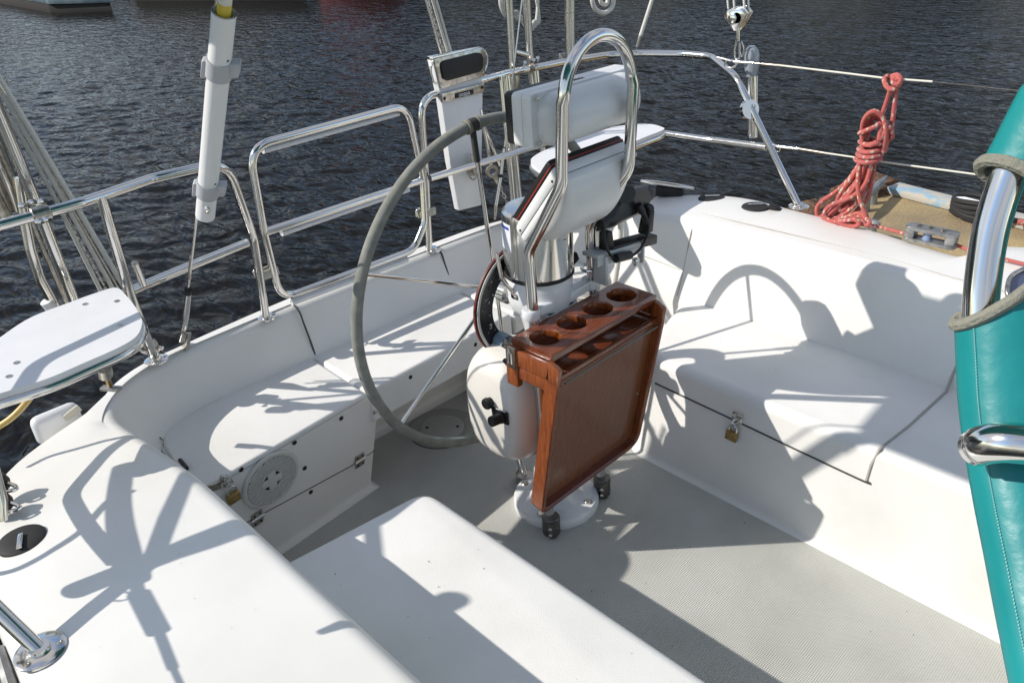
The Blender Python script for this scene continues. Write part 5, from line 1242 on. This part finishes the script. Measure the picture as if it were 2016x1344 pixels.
def wraprow(lx, ly, rx_, ry_, d, bul=.034):
    SRD = .0155 if bul > .0345 else .0138
    """sheet that wraps round the tube from behind on its left edge and runs off to the right"""
    Lp, Rp = nr(lx, ly, d), nr(rx_, ry_, d); v = (Rp - Lp); ln = v.length; v.normalize(); c = Lp + v * SRD
    out = [c - v * (SRD * math.cos(a)) - vd * (SRD * math.sin(a)) for a in np.radians([-80, -50, -25, 0, 22, 45, 68, 90])]
    out.append(c + v * SRD * .9 - vd * SRD * .98)
    for f in (.25, .5, .75, 1.0): out.append(c + v * (SRD * .9 + (ln - SRD * 1.9) * f) - vd * SRD * (.98 - .75 * math.sin(f * 1.5)))
    return out
edgeL = [(1884, 640), (1886, 700), (1890, 780), (1896, 840), (1904, 890), (1912, 940), (1925, 1010), (1943, 1100), (1962, 1200), (1980, 1290), (2000, 1390)]
edgeR = [(2090, 520), (2100, 640), (2110, 740), (2120, 820), (2120, 880), (2120, 940), (2130, 1010), (2140, 1100), (2150, 1200), (2160, 1290), (2180, 1390)]
rows = [wraprow(a, b, c, d_, .575 - .002 * i, .034) for i, ((a, b), (c, d_)) in enumerate(zip(edgeL, edgeR))]
def smooth_rows(rows, n=4):
    cols = list(zip(*rows)); cc_ = [catmull(list(c), n) for c in cols]; return [list(r) for r in zip(*cc_)]
sleeve('lower_sleeve', smooth_rows(rows), TEAL)
up = [((2016, 165), (2180, 190)), ((1985, 225), (2160, 290)), ((1960, 275), (2130, 350)), ((1936, 318), (2080, 400))]
sleeve('upper_sleeve', smooth_rows([wraprow(a[0], a[1], b[0], b[1], .578, .035) for a, b in up]), TEAL)
# suede edging: a flattened roll along each sleeve's end
def edging(row, name):
    bm = bmesh.new(); tube(bm, catmull(row, 4), .0040, 8); return fin(name, bm, SUEDE, sh)
edging([p - vd * .001 for p in rows[0]], 'suede_edge'); edging([p - vd * .001 for p in [q for q in wraprow(1936, 318, 2080, 400, .578, .035)]], 'suede_edge')
# seam stitches down the sleeve
bm = bmesh.new(); rr_ = smooth_rows(rows, 14); pth = [r[5] - vd * .0014 for r in rr_]
for k in range(0, len(pth) - 1, 1): rod(bm, pth[k].lerp(pth[k + 1], .15), pth[k].lerp(pth[k + 1], .62), .00045, 4)
stuff(fin('seam_stitching', bm, THREAD, sh))
tobj('grab_handle', catmull([nr(1916, 884, .545), nr(1945, 874, .535), nr(1985, 871, .53), nr(2060, 880, .53), nr(2140, 900, .53)], 8), [.006] + [.0105] * 4 + [.0115] * 28, STEEL, sh, 24)

# ------------------------------------------------------------------ dock on the port side
ZD = -.10
dock = thing('dock', 'weathered floating dock beyond the port side with peeling painted edge timber', 'dock', (0.6, 3.0, ZD))
D = [at(1762, 374, z=ZD), at(1690, 400, z=ZD)]
far0 = at(1762, 374, z=ZD); far1 = at(2016, 440, z=ZD); dd = (far1 - far0).normalized(); nrm = Vector((-dd.y, dd.x, 0)); 
nw = -nrm * 2.0
cA, cB = far0, far0 + dd * 9
bm = bmesh.new(); prism(bm, [cA + nw - Vector((0, 0, .12)), cB + nw - Vector((0, 0, .12)), cB - Vector((0, 0, .12)), cA - Vector((0, 0, .12))], (0, 0, .12), .01); fin('deck_boards', bm, DOCKM, dock)
bm = bmesh.new(); prism(bm, [cA - nrm * .11 + Vector((0, 0, .002)), cB - nrm * .11 + Vector((0, 0, .002)), cB + nrm * .03 + Vector((0, 0, .002)), cA + nrm * .03 + Vector((0, 0, .002))], (0, 0, .045), .008); fin('edge_timber', bm, PEEL, dock)
bm = bmesh.new(); prism(bm, [cA + nw - dd * .17 - Vector((0, 0, .16)), cA + nw - Vector((0, 0, .16)) - dd * .003, cA + nrm * .05 - Vector((0, 0, .16)) - dd * .003, cA + nrm * .05 - dd * .17 - Vector((0, 0, .16))], (0, 0, .17), .015, 3); eb = fin('end_beam', bm, ROT, dock)
for k in range(7):
    c = cA - dd * (.08 + .04 * random.random()) - nrm * (.0 + .16 * k) + Vector((0, 0, .0)); bm = bmesh.new(); box(bm, c, (.16 + .05 * random.random(), .14, .07 + .05 * random.random()), Matrix.Rotation(random.uniform(-.4, .4), 3, 'Z'), .015); fin('broken_timber', bm, ROT, dock)
for k in range(3):
    c = cA + dd * (1 + 2.6 * k) + nw * .5; bm = bmesh.new(); box(bm, c - Vector((0, 0, .29)), (1.4, 1.5, .34), Matrix.Rotation(math.atan2(dd.y, dd.x), 3, 'Z'), .03); fin('float', bm, DARKH, dock)
def dcleat(a, b, label, col, wrapped=False):
    A, Bq = at(*a, z=ZD + .10), at(*b, z=ZD + .10); c = A.lerp(Bq, .5); t = thing('dock_cleat', label, 'cleat', (c.x, c.y, ZD))
    tobj('horn', [A, A.lerp(Bq, .25), A.lerp(Bq, .75), Bq], [.012, .024, .024, .012], col, t, 14)
    for f in (.38, .62): bm = bmesh.new(); q = A.lerp(Bq, f); tube(bm, [q, Vector((q.x, q.y, ZD + .0))], [.02, .028], 12); fin('leg', bm, col, t)
    return t
dcleat((1683, 408), (1745, 349), 'grey painted cleat on the broken end of the dock behind the red rope', GREYM)
dcleat((1700, 436), (1732, 443), 'small grey cleat on the near edge of the dock beside the red rope foot', GREYM)
dc = dcleat((1881, 391), (1945, 408), 'pale cleat on the far edge of the dock with black rope wound on it', BOARD)
hk = thing('black_rope_hank', 'black rope wound in turns round the pale dock cleat', 'rope', tuple(at(1918, 418, z=ZD)))
bm = bmesh.new(); c = at(1920, 415, z=ZD + .05)
for k in range(5): tube(bm, [c + dd * (.13 * math.cos(a)) + nrm * (.07 * math.sin(a)) + Vector((0, 0, -.03 + .022 * k + .01 * math.sin(2 * a + k))) for a in np.linspace(0, 6.2832, 25)[:-1]], .016, 8, True)
tube(bm, catmull([c, at(1965, 428, z=ZD + .06), at(2016, 437, z=ZD + .04), at(2100, 450, z=ZD + .03)], 6), .016, 8); fin('turns', bm, RUBB, hk)
tobj('red_tail', [at(2003, 437, z=ZD + .06), at(2060, 444, z=ZD + .06)], .018, ROPER, hk, 8)
# chrome rimmed porthole / winch base and white deck corner at the right edge
wn = thing('winch_base', 'steel oval rim with blue glass just right of the sprayhood tube', 'deck hatch', tuple(at(2005, 560, z=.70)))
bm = bmesh.new(); q = [at(1992, 585, z=.70), at(1984, 560, z=.72), at(1998, 538, z=.72), at(2040, 525, z=.72), at(2060, 560, z=.70)]; tube(bm, catmull(q, 6, True), .006, 10, True); fin('rim', bm, STEELD, wn)
bm = bmesh.new(); qq = catmull(q, 6, True); bm.faces.new([bm.verts.new(p - Vector((0, 0, .006))) for p in qq]); fin('glass', bm, mat('blue_glass', (.05, .07, .16), .1, coat=.6), wn)

# ------------------------------------------------------------------ far dock and barge at the top edge
fd_ = thing('floating_dock', 'far floating dock with blue grey top and dark side at the top left corner', 'dock', (-22, 6.5, ZW))
c0, c1, c2 = at(222, 24, z=ZW), at(100, 26, z=ZW), at(-60, -4, z=ZW)
c3 = c0 + (c2 - c1)
def quadbox(pts, z0, z1, m, name, par):
    bm = bmesh.new(); pr = [Vector((p.x, p.y, z0)) for p in pts]; prism(bm, pr, (0, 0, z1 - z0), .01); return fin(name, bm, m, par)
quadbox([c0, c1, c2, c3], ZW - .1, ZW + .22, DARKH, 'float', fd_); off = [p + (p - (c0 + c2) / 2).normalized() * .12 for p in (c0, c1, c2, c3)]
quadbox(off, ZW + .22, ZW + .36, FARD, 'deck_boards', fd_)
bg_ = thing('barge', 'long dark low hull far off along the top edge left of the white tube', 'boat', (-24, 10, ZW))
e0, e1 = at(268, 3, z=ZW), at(600, 2, z=ZW); bk = Vector((-2.5, .8, 0)); quadbox([e0, e1, e1 + bk, e0 + bk], ZW - .2, ZW + .9, DARKH, 'hull', bg_)

# ------------------------------------------------------------------ unseen teal awning added overhead to cast shade on the port coaming
aw = thing('shade_awning', 'narrow teal canvas awning added unseen above the picture to shade the port coaming', 'awning', (.4, -.8, 1.95))
def awz(y): return 1.97 - .10 * ((y + .8) / .35) ** 2
YS = np.linspace(-1.12, -.42, 11)
bm = bmesh.new(); G = []
for i in range(11):
    x = -.50 + 2.0 * i / 10
    G.append([bm.verts.new((x - (.10 * (1 - ((y + .8) / .35) ** 2) if i == 0 else 0), y, awz(y) - .015 * math.sin(math.pi * i / 3.5) ** 2)) for y in YS])
for A, Bq in zip(G, G[1:]):
    for j in range(10): bm.faces.new((A[j], A[j + 1], Bq[j + 1], Bq[j]))
o = fin('shade_canopy', bm, TEAL, aw, 60); md = o.modifiers.new('thick', 'SOLIDIFY'); md.thickness = .002
for x in (-.48, 1.48): tobj('bow', [(x, y, awz(y) - .02) for y in YS], .0125, STEEL, aw, 12)
for y in (-1.12, -.42): tobj('side_tube', fillet([(-.48, y, awz(y) - .02), (1.48, y, awz(y) - .02), (2.6, y, 1.2)], .2), .0125, STEEL, aw, 12)
# low spray hood of the same canvas across the companionway, behind the viewer
hd = thing('companionway_hood', 'teal canvas hood over the companionway just forward of the picture', 'sprayhood', (2.2, 0, .7))
bm = bmesh.new(); G = []
for i in range(9):
    f = i / 8; x = 1.95 + 1.1 * f
    G.append([bm.verts.new((x, 1.05 * math.cos(a), .66 + (1.05 - .75 * f ** 2) * math.sin(a) ** .7)) for a in np.linspace(0.02, math.pi - .02, 25)])
for A, Bq in zip(G, G[1:]):
    for j in range(24): bm.faces.new((A[j], A[j + 1], Bq[j + 1], Bq[j]))
o = fin('canvas', bm, TEAL, hd, 60); md = o.modifiers.new('thick', 'SOLIDIFY'); md.thickness = .002

# red hulled boat just out of the picture beyond its top edge; only its reflection shows
rb = thing('red_boat', 'red hulled workboat lying off beyond the top edge, mirrored as a faint red patch', 'boat', tuple(at(680, -40, z=ZW)))
a_, b_ = at(590, -22, z=ZW), at(745, -22, z=ZW); v = (b_ - a_).normalized(); n_ = Vector((-v.y, v.x, 0)); n_ = n_ if n_.dot(a_ - Vector(CAMPOS)) > 0 else -n_
Lh = (b_ - a_).length; bm = bmesh.new(); rings = []
for f in (0, .1, .25, .5, .75, .95, 1.0):
    w = 1.1 * math.sin(math.pi * min(max(f, .03), .97)) ** .5; c = a_ + v * Lh * f + n_ * 1.1; sh_ = .25 * (f - .5) ** 2 * 4
    rings.append([bm.verts.new(c - n_ * w * .7 + Vector((0, 0, -.2))), bm.verts.new(c - n_ * w + Vector((0, 0, 1.0 + sh_))), bm.verts.new(c + n_ * w + Vector((0, 0, 1.0 + sh_))), bm.verts.new(c + n_ * w * .7 + Vector((0, 0, -.2)))])
for A, Bq in zip(rings, rings[1:]):
    for k in range(4): bm.faces.new((A[k], A[(k + 1) % 4], Bq[(k + 1) % 4], Bq[k]))
bm.faces.new(rings[0]); bm.faces.new(rings[-1]); fin('hull', bm, REDH, rb)
bm = bmesh.new(); box(bm, a_ + v * Lh * .6 + n_ * 1.1 + Vector((0, 0, 1.6)), (1.2, 1.1, 1.2), Matrix.Rotation(math.atan2(v.y, v.x), 3, 'Z'), .05); fin('wheelhouse', bm, REDH, rb)

# crumbs of dirt lying on seats, coaming and sole
bm = bmesh.new(); rnd = random.Random(9)
def speck(p, r): 
    q = [bm.verts.new(p + Vector((rnd.uniform(-r, r), rnd.uniform(-r, r), rnd.uniform(0, r)))) for _ in range(4)]
    for f in ((0, 1, 2), (0, 2, 3), (0, 1, 3), (1, 2, 3)): bm.faces.new([q[k] for k in f])
for k in range(46): speck(Vector((rnd.uniform(.1, 1.2), rnd.uniform(-.40, .30), .001)), rnd.choice((.0012, .0018, .0026)))
for k in range(16): speck(Vector((rnd.uniform(.1, .9), rnd.uniform(-.85, -.56), ZS + .0008)), rnd.choice((.0012, .0022)))
for k in range(14): speck(Vector((rnd.uniform(.0, 1.2), rnd.uniform(.42, .76), ZS + .0008)), rnd.choice((.0012, .0022)))
for k in range(14): speck(Vector((rnd.uniform(-.3, .5), rnd.uniform(-1.35, -1.05), .664)), .0013)
for p_, r in (((847, 1256), .004), ((843, 1106), .003), ((1466, 1030), .004), ((1164, 1164), .003), ((712, 1200), .0015)): speck(at(*p_, z=ZS if p_[0] < 900 else .001) + Vector((0, 0, .001)), r)
o = fin('dirt_specks', bm, mat('dirt', (.05, .04, .03), .9)); o['kind'] = 'stuff'; o['label'] = 'crumbs of dirt scattered over seats and sole'

# ------------------------------------------------------------------ starboard gear just outside the left edge (its shadows fall on the deck)
rt_ = thing('shadow_tube', 'thick white tube added unseen along the starboard stern rail for its shadow on the deck', 'boat hook', (-.4, -1.53, 1.04))  # unseen tube added to throw the broad shadow on the starboard deck
tobj('pole', [(-.64, -1.52, 1.06), (-.40, -1.53, 1.02), (-.17, -1.52, .965)], .017, PVC, rt_, 18); tobj('tube_end', [(-.20, -1.52, .975), (-.13, -1.52, .955)], .021, RUBB, rt_, 18)
r2 = thing('rod_holder', 'steel rod holder on the starboard stern rail leg, outside the left edge', 'rod holder', (-.18, -1.54, .95))
tobj('tube', [(-.14, -1.54, .90), (-.23, -1.54, 1.06)], .021, STEEL, r2, 20); bm = bmesh.new(); tube(bm, [(-.23, -1.54, 1.06), (-.26, -1.54, 1.11), (-.31, -1.54, 1.19)], [.022, .026, .028], 22, caps=False); fin('cup', bm, ACRY, r2)
l3 = thing('lifeline', 'starboard lifeline with turnbuckle running forward outside the left edge', 'lifeline', (-.1, -1.52, .95))
tobj('fork', [(-.13, -1.52, .96), (-.08, -1.52, .95)], .008, STEEL, l3, 10); tobj('turnbuckle', [(-.09, -1.52, .952), (.03, -1.52, .940)], .013, STEEL, l3, 12)
tobj('swage', [(.03, -1.52, .94), (.13, -1.52, .925)], .006, STEELD, l3, 10); tobj('wire', [(.13, -1.52, .925), (1.1, -1.58, .86), (2.4, -1.63, .9)], .0038, VINYLW, l3, 8)
tobj('split_ring', [Vector((-.09 + .016 * math.cos(a), -1.52, .925 + .016 * math.sin(a))) for a in np.linspace(0, 6.2832, 17)[:-1]], .002, STEEL, l3, 6, True)
lc_ = thing('lamp_cable', 'grey cable looping down from the starboard rail, outside the left edge', 'cable', (-.3, -1.5, .9))
tobj('cable', catmull([(-.47, -1.51, 1.04), (-.44, -1.50, .99), (-.31, -1.50, .915), (-.21, -1.50, .805), (-.18, -1.46, .70), (-.17, -1.41, .66)], 8), .0065, GREYM, lc_, 10)

# ------------------------------------------------------------------ unseen dark shore added to dim the water's reflections, beyond the top of the picture
def shore():
    bm = bmesh.new(); n = 150; G = []
    def h(a): return 10.5 + 3.5 * mnoise.noise(Vector((a * 3.1, 1.7, 0))) + 2.2 * mnoise.noise(Vector((a * 11, 4.2, 0))) + 1.0 * mnoise.noise(Vector((a * 41, 9.2, 0)))
    for i in range(n + 1):
        a = math.radians(58) + math.radians(160) * i / n      # from port bow round to the starboard quarter
        gap = 1 - .75 * math.exp(-((math.degrees(a) - 166) / 9) ** 2)  # dip in the added shore keeps a bright patch on the water
        H = h(a) * gap; c, s_ = math.cos(a), math.sin(a); R0 = 52 + 3 * mnoise.noise(Vector((a * 9, 0, 3)))
        G.append([bm.verts.new((c * r, s_ * r, z)) for r, z in ((R0, ZW - .5), (R0 + .8, ZW + H * .35), (R0 + 2.5, ZW + H * .8), (R0 + 6, ZW + H), (R0 + 30, ZW + H * 1.05), (R0 + 90, ZW - .5))])
    for A, Bq in zip(G, G[1:]):
        for j in range(5): bm.faces.new((A[j], A[j + 1], Bq[j + 1], Bq[j]))
    m = mat('dark_shore', (.045, .05, .04), .95); mottle(m, (.02, .026, .02), (.085, .08, .065), .35)
    o = fin('added_shore', bm, m, None, 80); o['kind'] = 'structure'
shore()
